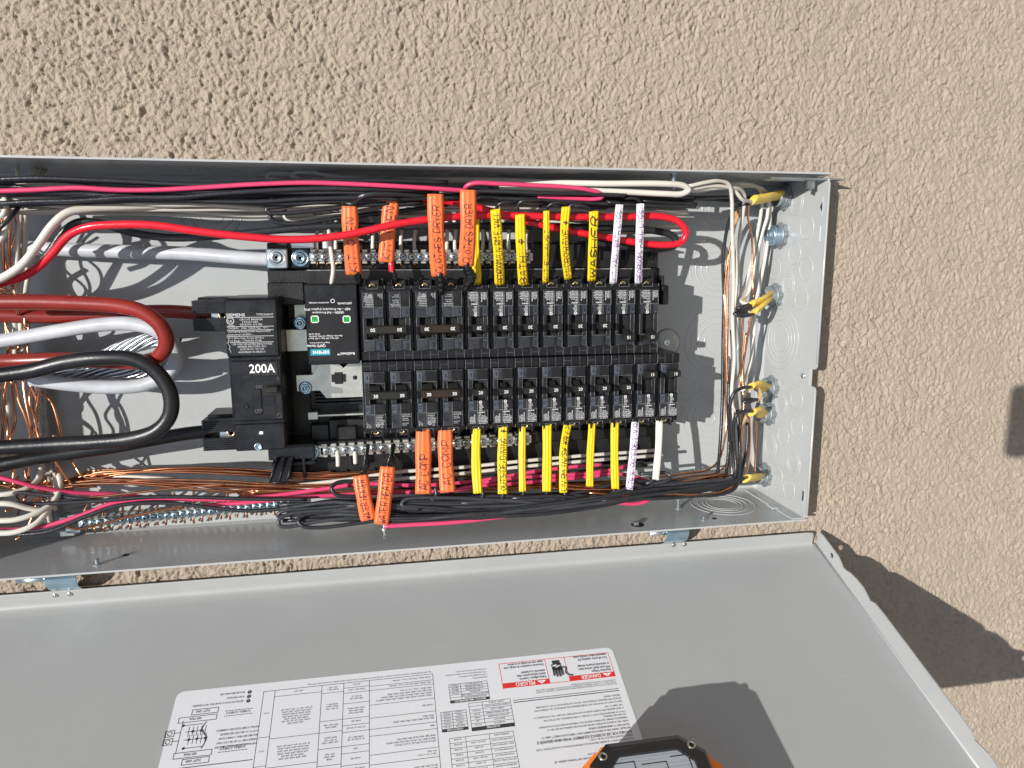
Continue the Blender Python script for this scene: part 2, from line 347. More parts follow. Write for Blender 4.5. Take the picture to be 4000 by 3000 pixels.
# folded flap of the end wall lying on the lower side wall
b = MB(); b.prism([(UR-16, 0), (UR, 0), (UR, 4), (UR-2, 1.2), (UR-16, 1.2)], 1, D-2, Matrix(((1, 0, 0, 0), (0, 1, 0, 0), (0, 0, 1, 0), (0, 0, 0, 1))))
b.build('corner_flap', PAINT, box)
b = MB(); b.box(UR-21, UR-12, 0.2, 2.4, 64, 76, 1.0); b.build('corner_clip', PAINT, box)
# corner where back meets end wall: soft fold
b = MB(); b.prism([(UR-6, 0), (UR, 0), (UR, 6), (UR-2, 2)], 0.2, BW-0.2, Matrix(((1, 0, 0, 0), (0, 0, 1, 0), (0, 1, 0, 0), (0, 0, 0, 1)))); b.build('fold', PAINT, box)
b = MB(); b.prism([(0, 0), (7, 0), (2.2, 2.2), (0, 7)], 0.5, UR-0.5, Matrix(((0, 0, 1, 0), (1, 0, 0, 0), (0, 1, 0, 0), (0, 0, 0, 1)))); b.build('fold', PAINT, box)
# knockouts
def MUin(u, v, w, s=1): return Matrix(((0, 0, -1, u), (0, 1, 0, v), (1, 0, 0, w), (0, 0, 0, 1)))    # local z -> -u
def knock(M, radii):
    b = MB()
    for r in radii: b.ring(r, 0.85, 0.45, 40, M)
    return b.build('knockout', PAINT, box)
for u, v, rr in [(798.8, 269, (12, 19, 26, 33)), (801.2, 183.3, (14, 22, 30, 38)), (795.3, 93.5, (10, 18, 25, 33)), (801.5, 28.1, (14, 20)), (799.3, 337, (13, 21)), (560, 337, (14, 20)), (250, 330, (14, 22, 30))]:
    knock(Matrix.Translation((u, v, 0)), rr)
for v, w, rr in [(338.7, 52.7, (9, 12.5)), (311.4, 74.8, (12,)), (284.7, 54.6, (11.5,)), (267.9, 17, (11.5,)), (268.2, 78.3, (12,)), (251.1, 45.5, (9.5, 12.5)), (236.6, 72.9, (12,)),
                 (189.5, 38, (15, 21, 27, 34)), (115.9, 46.4, (9, 12)), (126.9, 76, (11,)), (61, 28.3, (10, 14)), (80, 54.4, (11,)), (96, 79.7, (11,)), (54.2, 77.8, (9.5, 13)), (30.6, 46.9, (11,)), (22.4, 72.3, (11,))]:
    knock(MUin(UR, v, w), rr)
MBT = Matrix(((1, 0, 0, 796), (0, 0, 1, 0), (0, -1, 0, 46), (0, 0, 0, 1)))
b = MB()
for r in (17, 22, 28, 36): b.ring(r, 0.85, 0.6, 48, MBT)
b.build('knockout', PAINT, box)
# embossed latch details on the end wall
b = MB(); M = MUin(UR, 331, 99)
b.prism([(-5.5, 0), (1.5, 10), (3, 0), (1.5, -10)], -0.3, 0.8, M); b.build('latch_boss', PAINT, box)
b = MB(); b.prism([(-1.5, 0), (1.8, 5), (1.8, -5)], 0.8, 1.0, M); b.build('latch_slot', DARK, box)
b = MB(); M = MUin(UR, 24, 101); b.prism([(-5.5, 0), (1.5, 9), (3, 0), (1.5, -9)], -0.3, 0.8, M); b.build('latch_boss', PAINT, box)
b = MB(); b.prism([(-1.0, -5), (1.0, -6), (1.6, 0), (1.0, 6), (-1.0, 5)], 0.8, 1.0, M); b.build('latch_slot', DARK, box)
b = MB(); b.box(-1, 1, -8, 8, -0.3, 0.7, 0.3, MUin(UR, 304, 99)); b.build('latch_rib', PAINT, box)
b = MB(); M = MUin(UR, 154.5, 89); b.prism(arc(0, 0, 9, 90, 270, 10)+[(9, -9), (9, 9)], -0.2, 0.9, M); b.build('catch_tab', PAINT, box)
b = MB(); b.lathe([(3.0, 0.9), (3.0, 2.0), (2.0, 2.8), (0.01, 2.9)], 14, M @ Matrix.Translation((-1.5, 0, 0))); b.build('catch_screw', ZINC, box)
# latch plate sticking out at the top corner
b = MB(); b.box(800, 879, BW-5.2, BW-3.6, 92, 106.5); b.box(843, 853, BW-13, BW-5, 97, 98.2); b.box(843, 844.2, BW-13, BW-5, 97, 103); b.box(847, 850, BW-15.5, BW-13, 97, 98); b.prism([(879, BW-5.2), (884, BW-4.8), (879, BW-3.6)], 96, 104)
b.build('latch_plate', ZINC, box)
# screws standing on the lower side wall
def screw_stand(u, w, L, head, name='screw'):
    M = Matrix(((1, 0, 0, u), (0, 0, 1, 0), (0, -1, 0, w), (0, 0, 0, 1)))
    b = MB(); pr = [(3.8, 0), (3.8, 1.2), (1.9, 1.3)]
    z = 1.3
    while z < L: pr += [(2.3, z+0.4), (1.8, z+0.8)]; z += 0.8
    if head: pr += [(4.2, L+0.2), (4.4, L+1.4), (3.2, L+2.4), (0.01, L+2.5)]
    else: pr += [(1.4, L+0.5), (0.01, L+1.2)]
    b.lathe(pr, 14, M, False); return b.build(name, ZINC, box)
screw_stand(147.3, 91.5, 5, False); screw_stand(411.3, 50, 9, False); screw_stand(739.8, 49, 11, True); screw_stand(751.8, 88.9, 4, False)
b = MB()
for u, w, r in [(676.4, 89.9, 7.0), (166, 73, 3.0), (765, 88, 2.6)]:
    M = Matrix(((1, 0, 0, u), (0, 0, 1, 0), (0, -1, 0, w), (0, 0, 0, 1))); b.lathe([(r, 0.05), (r*0.95, 0.35), (0.01, 0.36)], 24, M)
b.build('punched_hole', DARK, box)
b = MB(); M = Matrix(((1, 0, 0, 674.5), (0, 0, 1, 0.4), (0, -1, 0, 90), (0, 0, 0, 1))); b.box(-2.5, 2.5, -3, 3, 0, 3.4, 0.4, M); b.build('hole_bolt', ZINC, box)
screw_stand(0, 0, 0, False).name = 'screw'
bpy.data.objects.remove([o for o in box.children if o.name.startswith('screw')][-1])
def screw_hang(u, w):
    M = Matrix(((1, 0, 0, u), (0, 0, -1, BW), (0, 1, 0, w), (0, 0, 0, 1)))
    b = MB(); pr = [(3.8, 0), (3.8, 1.2)]; z = 1.3
    while z < 14: pr += [(2.4, z+0.5), (1.9, z+1.0)]; z += 1.0
    b.lathe(pr+[(0.01, z+1)], 14, M, False); b.build('screw', ZINC, box)
screw_hang(705, 88)
# mounting dimple seen on the back beside the breakers
b = MB(); b.lathe([(17, -0.2), (14, 1.5), (9, 4.5), (7.5, 4.6)], 28, Matrix.Translation((*P(2605, 1338, 0)[:2], 0))); b.build('mounting_dimple', PAINT, box)
b = MB(); b.lathe([(4.2, 4.6), (4.0, 6.0), (1.6, 6.4), (1.4, 5.2), (0.01, 5.2)], 6, Matrix.Translation((*P(2603, 1338, 4)[:2], 0)), False); b.build('mounting_bolt', ZINC, box)

# ================================================================ DOOR
TH = 1.1754; De = np.array([0, -math.cos(TH), math.sin(TH)]); Dn = np.array([0, math.sin(TH), math.cos(TH)])
FL = 18.0; DO = np.array([893.0, -23.92, 90.44])-FL*Dn; DO[0] = 0.0; DL = 341.0
MD = Matrix(((1, 0, 0, 0), (0, -De[1]*-1, Dn[1], DO[1]), (0, De[2], Dn[2], DO[2]), (0, 0, 0, 1)))      # (u, s, h) -> panel
def DP(x, y, h=0.0):
    d = ray(x, y); o = DO+h*Dn; t = ((o-CAM)@Dn)/(d@Dn); X = CAM+t*d; return float(X[0]), float((X-DO)@De)
def DX(u, s, h): return tuple(DO+np.array([u, 0, 0])+s*De+h*Dn)
door = thing('panel_door', 'grey steel door of the panel hanging open below it with a printed paper label', 'door', (0, 0, 0))
b = MB(); b.box(-5, 893, 0, DL, -1.6, 0, 0, MD); b.build('door_sheet', PAINTD, door)
b = MB(); prof = [(-1.5, -1.2), (-1.5, FL-1), (-1.0, FL), (-0.3, FL-.4), (0, FL-1.4), (0.1, 5.5), (0.5, 3.4), (1.5, 1.7), (3.2, 0.7), (6, 0.25), (12, 0.04)]
n_ = len(prof); us_ = (-5, 878, 884, 886, 887)
def hcap(u, h): return h if u < 880 else min(h, FL-1 if u < 885 else (FL-3 if u < 886.5 else FL-8))
b.add([(u, a_, hcap(u, h_)) for u in us_ for a_, h_ in prof], [(k*n_+i, (k+1)*n_+i, (k+1)*n_+i+1, k*n_+i+1) for k in range(len(us_)-1) for i in range(n_-1)]+[tuple((len(us_)-1)*n_+i for i in range(n_))], True, MD)
b.build('hinge_flange', PAINTD, door)
# wavy right flange with two holes, outline in (s, h)
bm = bmesh.new()
outl = [(1.5, -1.6), (DL, -1.6), (DL, 16), (DL-2, 17)]
wav = [(-1, 17.5), (6, 18.5), (22, 18.4), (36, 18.2), (43, 15.8), (48, 13.6), (54, 14.4), (60, 17.4), (70, 19.2), (82, 19.8), (90, 17.6), (96, 16.0), (103, 19.6), (114, 20.2)]
outl += [(DL-s, h) for s, h in wav[2:]]+wav[::-1]
def loop(pts): 
    vs = [bm.verts.new((0, s, h)) for s, h in pts]; return [bm.edges.new((vs[i], vs[(i+1) % len(vs)])) for i in range(len(vs))]
E = loop(outl)+loop(arc(28.6, 10.6, 3.2, 0, 330, 11))+loop(arc(DL-28.6, 10.6, 3.2, 0, 330, 11))
r = bmesh.ops.triangle_fill(bm, use_beauty=True, use_dissolve=False, edges=E)
fs = [f for f in r['geom'] if isinstance(f, bmesh.types.BMFace)]
ex = bmesh.ops.extrude_face_region(bm, geom=fs); bmesh.ops.translate(bm, vec=(1.5, 0, 0), verts=[v for v in ex['geom'] if isinstance(v, bmesh.types.BMVert)])
bmesh.ops.recalc_face_normals(bm, faces=bm.faces)
bm.verts.index_update(); fl = MB(); fl.add([(v.co.x+892, v.co.y, v.co.z) for v in bm.verts], [tuple(v.index for v in f.verts) for f in bm.faces], False, MD); bm.free()
fl.tube([MD @ Vector((892, 2, 0.3)), MD @ Vector((892, DL, 0.3))], 1.6, 8)
fl.build('end_flange', PAINTD, door)
b = MB(); b.box(-5, 893, DL, DL+1.6, -1.6, FL-1, 0, MD); b.build('edge_flange', PAINTD, door)

# hinges
def hinge(u0, u1, p0, p1, riv):
    pl = MB(); prof = [(-2.3, 94), (-2.8, 101), (-6, 104.5), (-11, 103.5), (-17, 99.5), (-22, 93)]
    vs = []; n = len(prof)
    for k, (v, w) in enumerate(prof):
        for u in (u0, u1): vs += [(u, v, w), (u, v-0.9, w-1.3)]
    fs = []
    for k in range(n-1):
        a = 4*k; c = a+4; fs += [(a, a+2, c+2, c), (a+1, c+1, c+3, a+3), (a, c, c+1, a+1), (a+2, a+3, c+3, c+2)]
    fs += [(0, 1, 3, 2), (4*n-4, 4*n-2, 4*n-1, 4*n-3)]
    pl.add(vs, fs); h = pl.build('hinge', ZINCB, door)
    q = MB(); q.tube([(p0, -6.5, 99.5), (p1+3, -6.5, 99.5)], 2.9, 14); q.build('hinge_pin', ZINC, h)
    for (x, y) in riv:
        X = None; d = ray(x, y); t = ((DO-CAM)@De)/(d@De); X = CAM+t*d; hh = float((X-DO)@Dn); uu = float(X[0])
        M = MD @ Matrix(((1, 0, 0, uu), (0, 0, 1, 0), (0, -1, 0, hh), (0, 0, 0, 1)))
        r_ = MB(); r_.lathe([(2.7, -0.1), (2.5, 0.5), (2.0, 0.9), (1.4, 0.7), (0.9, 0.7), (0.8, 1.0), (0.01, 1.0)], 16, M); r_.build('rivet', MET, h)
hinge(107, 133, 83, 107, [(216, 2325), (273, 2320)])
hinge(704, 729, 686, 704, [(2631, 2130), (2674, 2127)])

# printed label on the door -------------------------------------------------------
lu0, lu1, ls0, ls1 = 235.0, 618.5, 108.0, DL-14
lab = MB(); rr = 6
lab.prism(arc(lu0+rr, ls0+rr, rr, 180, 270)+arc(lu1-rr, ls0+rr, rr, 270, 360)+[(lu1, ls1), (lu0, ls1)], 0.0, 0.25, MD)
LB = lab.build('printed_label', PAPER, door)
XD = (-1.0, 0.0, 0.0); YD = tuple(De); YD_ = YD
pk = MB(); pr_ = MB(); pw = MB()
def lt(mb, s, x, y, size, align='LEFT', bold=0.0, h=0.32, sx=1.0, space=1.0):
    u, s_ = DP(x, y); txt(mb, s, DX(u, s_, h), size, XD, YD, align, bold, space, sx)
def lrect(mb, x0, y0, x1, y1, h0=0.25, h1=0.33):
    a = DP(x0, y0); c = DP(x1, y1); mb.box(min(a[0], c[0]), max(a[0], c[0]), min(a[1], c[1]), max(a[1], c[1]), h0, h1, 0, MD)
def lline(mb, u0, s0, u1, s1, t=0.35):
    mb.box(min(u0, u1)-t/2, max(u0, u1)+t/2, min(s0, s1)-t/2, max(s0, s1)+t/2, 0.25, 0.33, 0, MD)
def Q2(px, py): return DP(px, py)
# danger blocks (u decreases along the reading direction)
rb = dict(u1=DP(2372, 2545)[0], um=DP(2200, 2560)[0], un=DP(2125, 2570)[0], u0=DP(1948, 2590)[0]); st, sb, sh_ = DP(2300, 2570)[1]-1.5, DP(2392, 2638)[1], DP(2385, 2623)[1]
sb = DP(2300, 2653)[1]; sh_ = DP(2300, 2634)[1]; st = DP(2300, 2558)[1]
for a0, a1 in ((rb['un'], rb['u0']), (rb['u1'], rb['um'])): pr_.box(min(a0, a1), max(a0, a1), sh_, sb, 0.25, 0.34, 0, MD)
for uu in (rb['u1'], rb['um'], rb['un'], rb['u0']): lline(pr_, uu, st, uu, sb, 0.5)
for ss in (st, sb): lline(pr_, rb['u0'], ss, rb['u1'], ss, 0.5)
def bt(mb, s, u, s_, size, align='LEFT', bold=0.0, h=0.4, sx=1.0, space=1.0): txt(mb, s, DX(u, s_, h), size, XD, YD, align, bold, space, sx)
hs = sb-sh_
bt(pw, 'DANGER', rb['u1']-13, sh_+hs*0.14, hs*1.05, bold=0.14, sx=1.15); bt(pw, 'PELIGRO', rb['un']-13, sh_+hs*0.14, hs*1.05, bold=0.14, sx=1.15)
for uu in (rb['u1']-7, rb['un']-7):
    pw.prism([(uu-4.2, sh_+hs*0.2), (uu+4.2, sh_+hs*0.2), (uu, sh_+hs*0.88)], 0.34, 0.42, MD); pr_.box(uu-0.4, uu+0.4, sh_+hs*0.42, sh_+hs*0.68, 0.42, 0.46, 0, MD); pr_.box(uu-0.4, uu+0.4, sh_+hs*0.27, sh_+hs*0.34, 0.42, 0.46, 0, MD)
l1 = (sh_-st)/5.6
bt(pk, 'Hazardous Voltage.\nWill cause death, serious injury\nor substantial property damage.\n\nTurn off power supplying this\nequipment before working inside.', rb['u1']-2, sh_-l1*0.95, l1*0.98, bold=0.04, space=0.93, sx=.86)
bt(pk, 'Voltaje peligroso. Causar\u00e1 la\nmuerte, lesiones graves o da\u00f1o\nsubstancial a la propiedad.\n\nDesconecte el suministro de energ\u00eda a este\nequipo antes de trabajar en su interior.', rb['un']-2, sh_-l1*0.95, l1*0.94, bold=0.04, space=0.93, sx=.80)
# hand and spark pictogram
uc = (rb['um']+rb['un'])/2; hh = sb-st
for k, dx in enumerate((-4.2, -1.9, 0.5, 2.8)): pk.tube([MD @ Vector((uc+1+dx, st+hh*0.45, 0.4)), MD @ Vector((uc+1+dx*1.15, st+hh*(0.80-0.05*abs(k-1.5)), 0.4))], 0.85, 6)
pk.prism([(uc-4.6, st+hh*.26), (uc+4.6, st+hh*.22), (uc+5.2, st+hh*.5), (uc-4.2, st+hh*.5)], 0.3, 0.5, MD); pk.box(uc-3, uc+4, st+hh*.10, st+hh*.24, 0.3, 0.5, 0, MD)
pw.prism([(uc-5, st+hh*.33), (uc+0.5, st+hh*.26), (uc-0.8, st+hh*.34), (uc+5, st+hh*.30), (uc-1, st+hh*.42), (uc+0.4, st+hh*.34)], 0.5, 0.56, MD)
pk.tube([MD @ Vector(q) for q in spline([(uc+5.4, st+hh*.40, 0.4), (uc+8.5, st+hh*.45, .4), (uc+7.2, st+hh*.62, .4), (uc+9.5, st+hh*.74, .4), (uc+13, st+hh*.78, .4)], 4)], 0.6, 6)
# body copy, right-hand column; starts at the right and reads to the left
ur = DP(2405, 2668)[0]
def para(lines, x, y, size, **k): lt(pk, '\n'.join(lines), x, y, size, **k)
para(['IMPORTANT: DO NOT ALLOW PETROLEUM BASED (HYDROCARBON) SPRAYS, CHEMICALS, SOLVENTS', 'OR ANY PAINT TO CONTACT INTERIOR COMPONENTS. PETROLEUM BASED CHEMICALS CAN CAUSE', 'DEGRADATION OF ELECTRICAL INSULATING MATERIALS.'][::1], 2408, 2668, 2.05, space=-0.0+0.9)
def dn(lines, x, y, size, lead, mb=None, bold=0.0, sx=1.0):      # lines stacked away from the hinge
    u, s_ = DP(x, y)
    for i, t in enumerate(lines): txt(mb or pk, t, DX(u, s_-(-lead*i)*1.0, 0.36), size, XD, YD, 'LEFT', bold, 1, sx)
pk.v, pk.f, pk.sm = pk.v, pk.f, pk.sm
# text is upside down in the photo: successive lines run towards the hinge (smaller s)
def up(lines, u, s_, size, lead, bold=0.0, mb=None):
    for i, t in enumerate(lines): txt(mb or pk, t, DX(u, s_-lead*i, 0.36), size, XD, YD, 'LEFT', bold)
u0 = DP(2416, 2680)[0]
lline(pk, DP(2415, 2690)[0], DP(2415, 2690)[1], DP(2003, 2722)[0], DP(2415, 2690)[1], 0.5); lline(pk, DP(2415, 2690)[0], DP(2415, 2698)[1], DP(2003, 2722)[0], DP(2415, 2698)[1], 0.7)
U1 = DP(2420, 2712)[0]
up(['REMOVE TWISTOUTS FROM TRIM ONLY WHERE BREAKERS WILL BE INSTALLED. ALL OPENINGS MUST', 'BE FILLED WITH BREAKERS OR FILLER PLATES. USE TWO QF3 FILLER PLATES TO FILL 150-225A MAIN', 'BREAKER OPENING'], U1, DP(2428, 2736)[1], 2.2, 3.0)
up(['TO RESET BREAKERS WITH TRIPPED HANDLE POSITION BETWEEN "ON" AND "OFF", MOVE HANDLE TO', '"OFF" THEN TO "ON".'], U1, DP(2436, 2762)[1], 2.2, 3.0)
up(['SUM OF QT BREAKER RATING IS NOT TO EXCEED 110 AMPS PER BRANCH CIRCUIT BUS STAB.'], U1, DP(2440, 2776)[1], 2.2, 3.0)
up(['WHEN USED AS SERVICE EQUIPMENT, UNUSED NEUTRAL BAR TERMINALS MAY BE USED TO', 'TERMINATE EQUIPMENT GROUNDING WIRES IN THE COMBINATIONS INDICATED FOR EQUIPMENT', 'GROUND BAR TERMINALS.'], U1, DP(2450, 2812)[1], 2.2, 3.0)
up(['INSTALLED. WHEN USED AS SERVICE EQUIPMENT APPLY "SERVICE DISCONNECT" LABEL TO', 'FRONT NEXT TO MAIN BREAKER HANDLE.'], U1, DP(2464, 2838)[1], 2.4, 3.1, 0.03)
up(['SUITABLE FOR USE AS SERVICE EQUIPMENT WHEN MAIN BREAKER IS'], U1, DP(2470, 2852)[1], 3.4, 3.1, 0.1)
up(['FOR INSTALLATION BY A QUALIFIED PERSON IN ACCORDANCE WITH ALL LOCAL ELECTRICAL CODES', 'AND/OR THE NATIONAL ELECTRICAL CODE \u00ae'], U1, DP(2480, 2880)[1], 2.3, 3.1)
up(['OF HOLD-DOWN MEANS AND LINE TERMINAL BARRIER, SEE', 'IF USED. BUS RATED 225A'], U1-22, DP(2440, 2940)[1], 2.3, 3.1)
pk2 = pk
# tables: helper takes a rectangle in (u, s), column fractions and rows of text
def table(xr, yr, xl, s_far, cols, rows, size, head=None, rowh=None):
    ua, sa = DP(xr, yr); ub = DP(xl, yr)[0]; n = len(rows); rh = (s_far-sa)/(n+(1 if head else 0))
    lline(pk, ua, sa, ub, sa); lline(pk, ua, s_far, ub, s_far); lline(pk, ua, sa, ua, s_far); lline(pk, ub, sa, ub, s_far)
    s = sa
    for i, row in enumerate(rows[::-1]):
        if i: lline(pk, ua, s, ub, s, 0.3)
        x = ua
        for j, t in enumerate(row):
            wd = (ua-ub)*cols[j]
            if j: lline(pk, x, s, x, s+rh, 0.3)
            if t: txt(pk, t, DX(x-wd/2, s+rh*0.22, 0.36), size, XD, YD, 'CENTER', 0.0)
            x -= wd
        s += rh
    if head:
        pk.box(ub, ua, s, s_far, 0.25, 0.34, 0, MD); txt(pw, head, DX((ua+ub)/2, s+rh*0.2, 0.42), size*1.25, XD, YD, 'CENTER', 0.06)
table(1902, 2660, 1751, DP(1905, 2732)[1], (0.7, 0.3), [('USE APPROPRIATE KIT FROM', ''), ('CHART BELOW TO CONVERT PANEL', ''), ('DESCRIPTION', 'CAT. NO.'), ('150 AMP MAIN BREAKER', 'MBK150A'), ('200 AMP MAIN BREAKER', 'MBK200A'), ('150-225 AMP MAIN LUG', 'ECMLK225')], 1.9, 'MAIN LUG / MAIN BREAKER KITS')
table(1992, 2730, 1828, DP(2000, 2838)[1], (0.68, 0.32), [('DESCRIPTION', 'CAT. NO.'), ('FILLER PLATE 1"', 'QF3'), ('QP HOLD-DOWN BARRIER', 'ECMBR2'), ('CNR LINE TERMINAL BARRIER', 'ECLTB3'), ('SUBFEED LUG KIT', 'ECLK2125'), ('STANDBY PWR INTERLOCK KITS:', ''), ('ECSBPK01  ECSBPK02', '')], 1.9, 'ACCESSORIES')
table(1820, 2773, 1720, DP(1826, 2850)[1], (0.55, 0.45), [('TRADE SIZE', 'CAT. NO.'), ('1 INCH', 'ECHS100'), ('1-1/4 INCH', 'ECHS125'), ('1-1/2 INCH', 'ECHS150'), ('2 INCH', 'ECHS200'), ('2-1/2 INCH', 'ECHS250')], 1.9, 'CONDUIT HUBS')
table(2004, 2856, 1752, DP(2030, 3040)[1], (0.38, 0.37, 0.25), [('GROUND CONDUCTORS ONLY', '8 AWG', '25 LB-INS'), ('NEUTRAL/GROUND BARS', '(2 or 3) 14 AWG', '20 LB-INS'), ('GND BAR KIT ACCESSORY', '(2) 12-10 AWG', '20 LB-INS'), ('(USE TYPE EC2GB or EC3GB)', '2/0 - 4 AWG', '110 LB-INS'), ('ECLK2N NEUTRAL LUG', '300 kcmil - 4 AWG', '250 LB-INS'), ('ECLK1N NEUTRAL LUG', '2/0-4 AWG', '45 LB-INS'), ('ECLK1-2 NEUTRAL LUG KIT', '2/0-4 AWG', '135 LB-INS'), ('ECLK2 NEUTRAL LUG KIT', '300 kcmil - 1 AWG', '250 LB-INS'), ('BONDING SCREW', '', '45 LB-INS')], 1.9)
up(['of the National Fire Protection Association.', '\u00ae The National Electrical Code is a registered trademark', '\u00a9 2024 Copyright Siemens Industry Inc.', 'Assembled in Mexico'][::-1], DP(1902, 2640)[0], DP(1905, 2642)[1], 2.0, 2.7)
# main compatibility table
ua, sa = DP(1690, 2633); ub, sb2 = DP(1030, 2700)[0], DP(1690, 2633)[1]
uL = DP(1030, 2705)[0]
txt(pk, '* Type QPH and HQP breakers installed in this panel are limited to 100 amps max. when installed on a circuit capable of delivering fault current greater than 10,000 amps', DX(ua, sa-2.8, 0.36), 2.0, XD, YD, 'LEFT')
colx = [ua, DP(1443, 2660)[0], DP(1343, 2672)[0], DP(1258, 2680)[0], DP(1075, 2700)[0], uL]
for cx in colx: lline(pk, cx, sa, cx, ls1-3, 0.4)
lline(pk, ua, sa, uL, sa, 0.4)
rows0 = [(6, 'HDGB, HFGB, or 300V Class T Fuses - 600A Max'), (10, 'HFD6, HFXD6, HFAS, 300V Class T Fuses - 200A Max'), (24, 'HHXD6, HLXD6-A, HLGB, HMD6, HMXD6, HMG, HND6, SHND6-B\nHNXD6, HNG, HPD6, SHPD6-B, HPXD6, HPG, HRD6, HRXD6\nHFAS, HJAS, HLAS, HMAS, HNAS, HPAS, HHAS, HNAE,\nHPAE, HRAE, or Class J, T, R, or L Fuses'), (36, 'NONE USED'), (46, 'MJAS, MLAS, MMAS, MNAS, MPAS, MRAS, MNAE,\nMPAE, MRAE'), (52, 'MFAS'), (68, 'JXD2(-A), JD6(-A), JXD6(-A), LD6(-A), LXD6(-A)\nSND6-B, NXD6, PD6, SPD6-B, PXD6, RD6, RXD6, NDGB,\nNFGB, NJJA, NJGA, NLGB, NMG, NNG, NPG'), (76, 'Class J, T, R, or L Fuses\nFD6, FXD6'), (94, 'JXD2-A, JD6-A, JXD6-A, LD6-A, LXD6-A, MD6, MXD6, ND6,\nSND6-B, NXD6, NJJA, NJGA, NLGB, NMG, NNG, NPG, PD6,\nSPD6-B, PXD6, RD6, RXD6'), (150, 'NONE USED')]
s0 = 0
for s1, t in rows0:
    n = t.count('\n')+1; txt(pk, t, DX(colx[0]-2, sa+s0+(s1-s0)*0.5+n*1.25-2.1, 0.36), 2.1, XD, YD, 'LEFT', 0.0, 1.15)
    if s1 < 140: lline(pk, colx[0], sa+s1, colx[1], sa+s1, 0.35)
    s0 = s1
for ci, rows in ((1, [(5, 'QPH, BLH'), (10, 'NONE USED or QP, BL'), (20, 'SEAB, MEAB, QR2\nED4, ED6, QS,'), (34, 'HEAB, HEAS, HQSH\nHED4, HED6, NGB\nHQPH, HQJH, HQRCH'), (40, 'NONE USED'), (46, 'QPH, BLH, QS, QN, QR2'), (58, 'BL, QS, QN, QJ2, QR2\nNONE USED or QP,'), (64, 'QJH2'), (74, 'NONE USED'), (82, 'GS, QN, QJ2, QR2\nNONE USED or QP, BL'), (92, 'QN, QR2\nQPH, BLH, QS,'), (96, 'QPH, BLH'), (110, 'HQR2, SEAS, SEAB\nHQS, HQN, HQPP\nED4, ED6, HQP, HBL'), (124, 'NONE USED'), (150, 'QSHH')]),
                 (2, [(8, 'NONE USED or\nQPH*, HQP*'), (34, 'QP, QPH*, HQP*\nEQ8693, EQ8695,\nNONE USED or'), (44, 'QNRH, HQNR\nQPH*, HQP*, QNR'), (58, 'QAR, QNRH, HQNR\nQP, QPH*, HQP*\nEQ8693, EQ8695'), (72, 'HQNR\nQNR, QNRH\nQPH*, HQP*'), (104, 'HQNR\nQNR, QNRH\nQP, QPH*, HQP*\nEQ8693, EQ8695'), (110, 'HQP*, HQNR'), (124, 'NONE USED'), (150, 'QNRH\nQP, QPH*, QNR')]),
                 (3, [(6, 'QPH*, HQP*'), (44, 'QEH2, QEHB, HQEB\nHQPFB, HQPF2, QE, QE2, QEB, QEH\nQPFBN, QPHF, QPHF2, QPHFB,\nHQFGA2, QPF, QPF2, QPF2N, QPFB,\nHQAF2, QFGA2, QFGA2N, QFGAH2,\nQAFN, QAF2, QAF2N, QAFH, QAFH2,\nQP, QPH*, HQP*, QT, QTA, QTAN, QAF'), (68, 'QEH2, QEHB, HQEB, QNR, QNRH\nHQPFB, QE, QE2, QEB, QEH\nQPFB, QPFBN, QPHF, QPHF2, QPHFB\nQFGA2N, QFGAH2, QPF, QPF2, QPF2N\nQAF2, QAF2N, QAFH, QAFH2, QFGA2,\nQP, QPH*, QT, QTA, QTAN, QAF, QAFN'), (128, 'QEH2, QEHB, HQEB, QNR, QNRH\nHQPFB, QE, QE2, QEB, QEH\nQPFB, QPFBN, QPHF, QPHF2, QPHFB\nQFGA2N, QFGAH2, QPF, QPF2, QPF2N\nQAF2, QAF2N, QAFH, QAFH2, QFGA2,\nQP, QPH*, QT, QTA, QTAN, QAF, QAFN'), (150, 'HQP*, HQAF2, HQFGA2')]),
                 (4, [(42, '100,000'), (66, '65,000'), (150, '65,000')])):
    s0 = 0
    for s1, t in rows:
        n = t.count('\n')+1; txt(pk, t, DX((colx[ci]+colx[ci+1])/2, sa+s0+(s1-s0)*0.5+n*1.25-2.1, 0.36), 1.85, XD, YD, 'CENTER', 0.0, 1.15)
        if s1 < 140: lline(pk, colx[ci], sa+s1, colx[ci+1], sa+s1, 0.35)
        s0 = s1
# wiring schematic
U2 = DP(985, 2704)[0]
for i, t in enumerate(['NEUTRAL BUS FOR PLUG-ON NEUTRAL CIRCUIT BREAKERS', 'BOND WHEN REQ\'D', 'BACK-FED BRKR WHEN USED']):
    s_ = DP(985, 2732)[1]-i*4.2; txt(pk, t, DX(U2-6, s_, 0.36), 2.35, XD, YD, 'LEFT', 0.02, 1, .82)
    pk.prism(arc(U2-2, s_+1.2, 1.7, 0, 330, 11), 0.25, 0.34, MD); txt(pw, str(i+1), DX(U2-2, s_+0.3, 0.42), 2.2, XD, YD)
pk.v, pk.f = pk.v, pk.f
def rect_o(x0, y0, x1, y1, t=0.5):
    cu_, cs_ = DP((x0+x1)/2, (y0+y1)/2); hw_ = abs(DP(x0, (y0+y1)/2)[0]-DP(x1, (y0+y1)/2)[0])/2; a, c, s0, s1 = cu_+hw_, cu_-hw_, cs_-2.3, cs_+2.3; lline(pk, a, s0, c, s0, t); lline(pk, a, s1, c, s1, t); lline(pk, a, s0, a, s1, t); lline(pk, c, s0, c, s1, t)
    return (a+c)/2, (s0+s1)/2
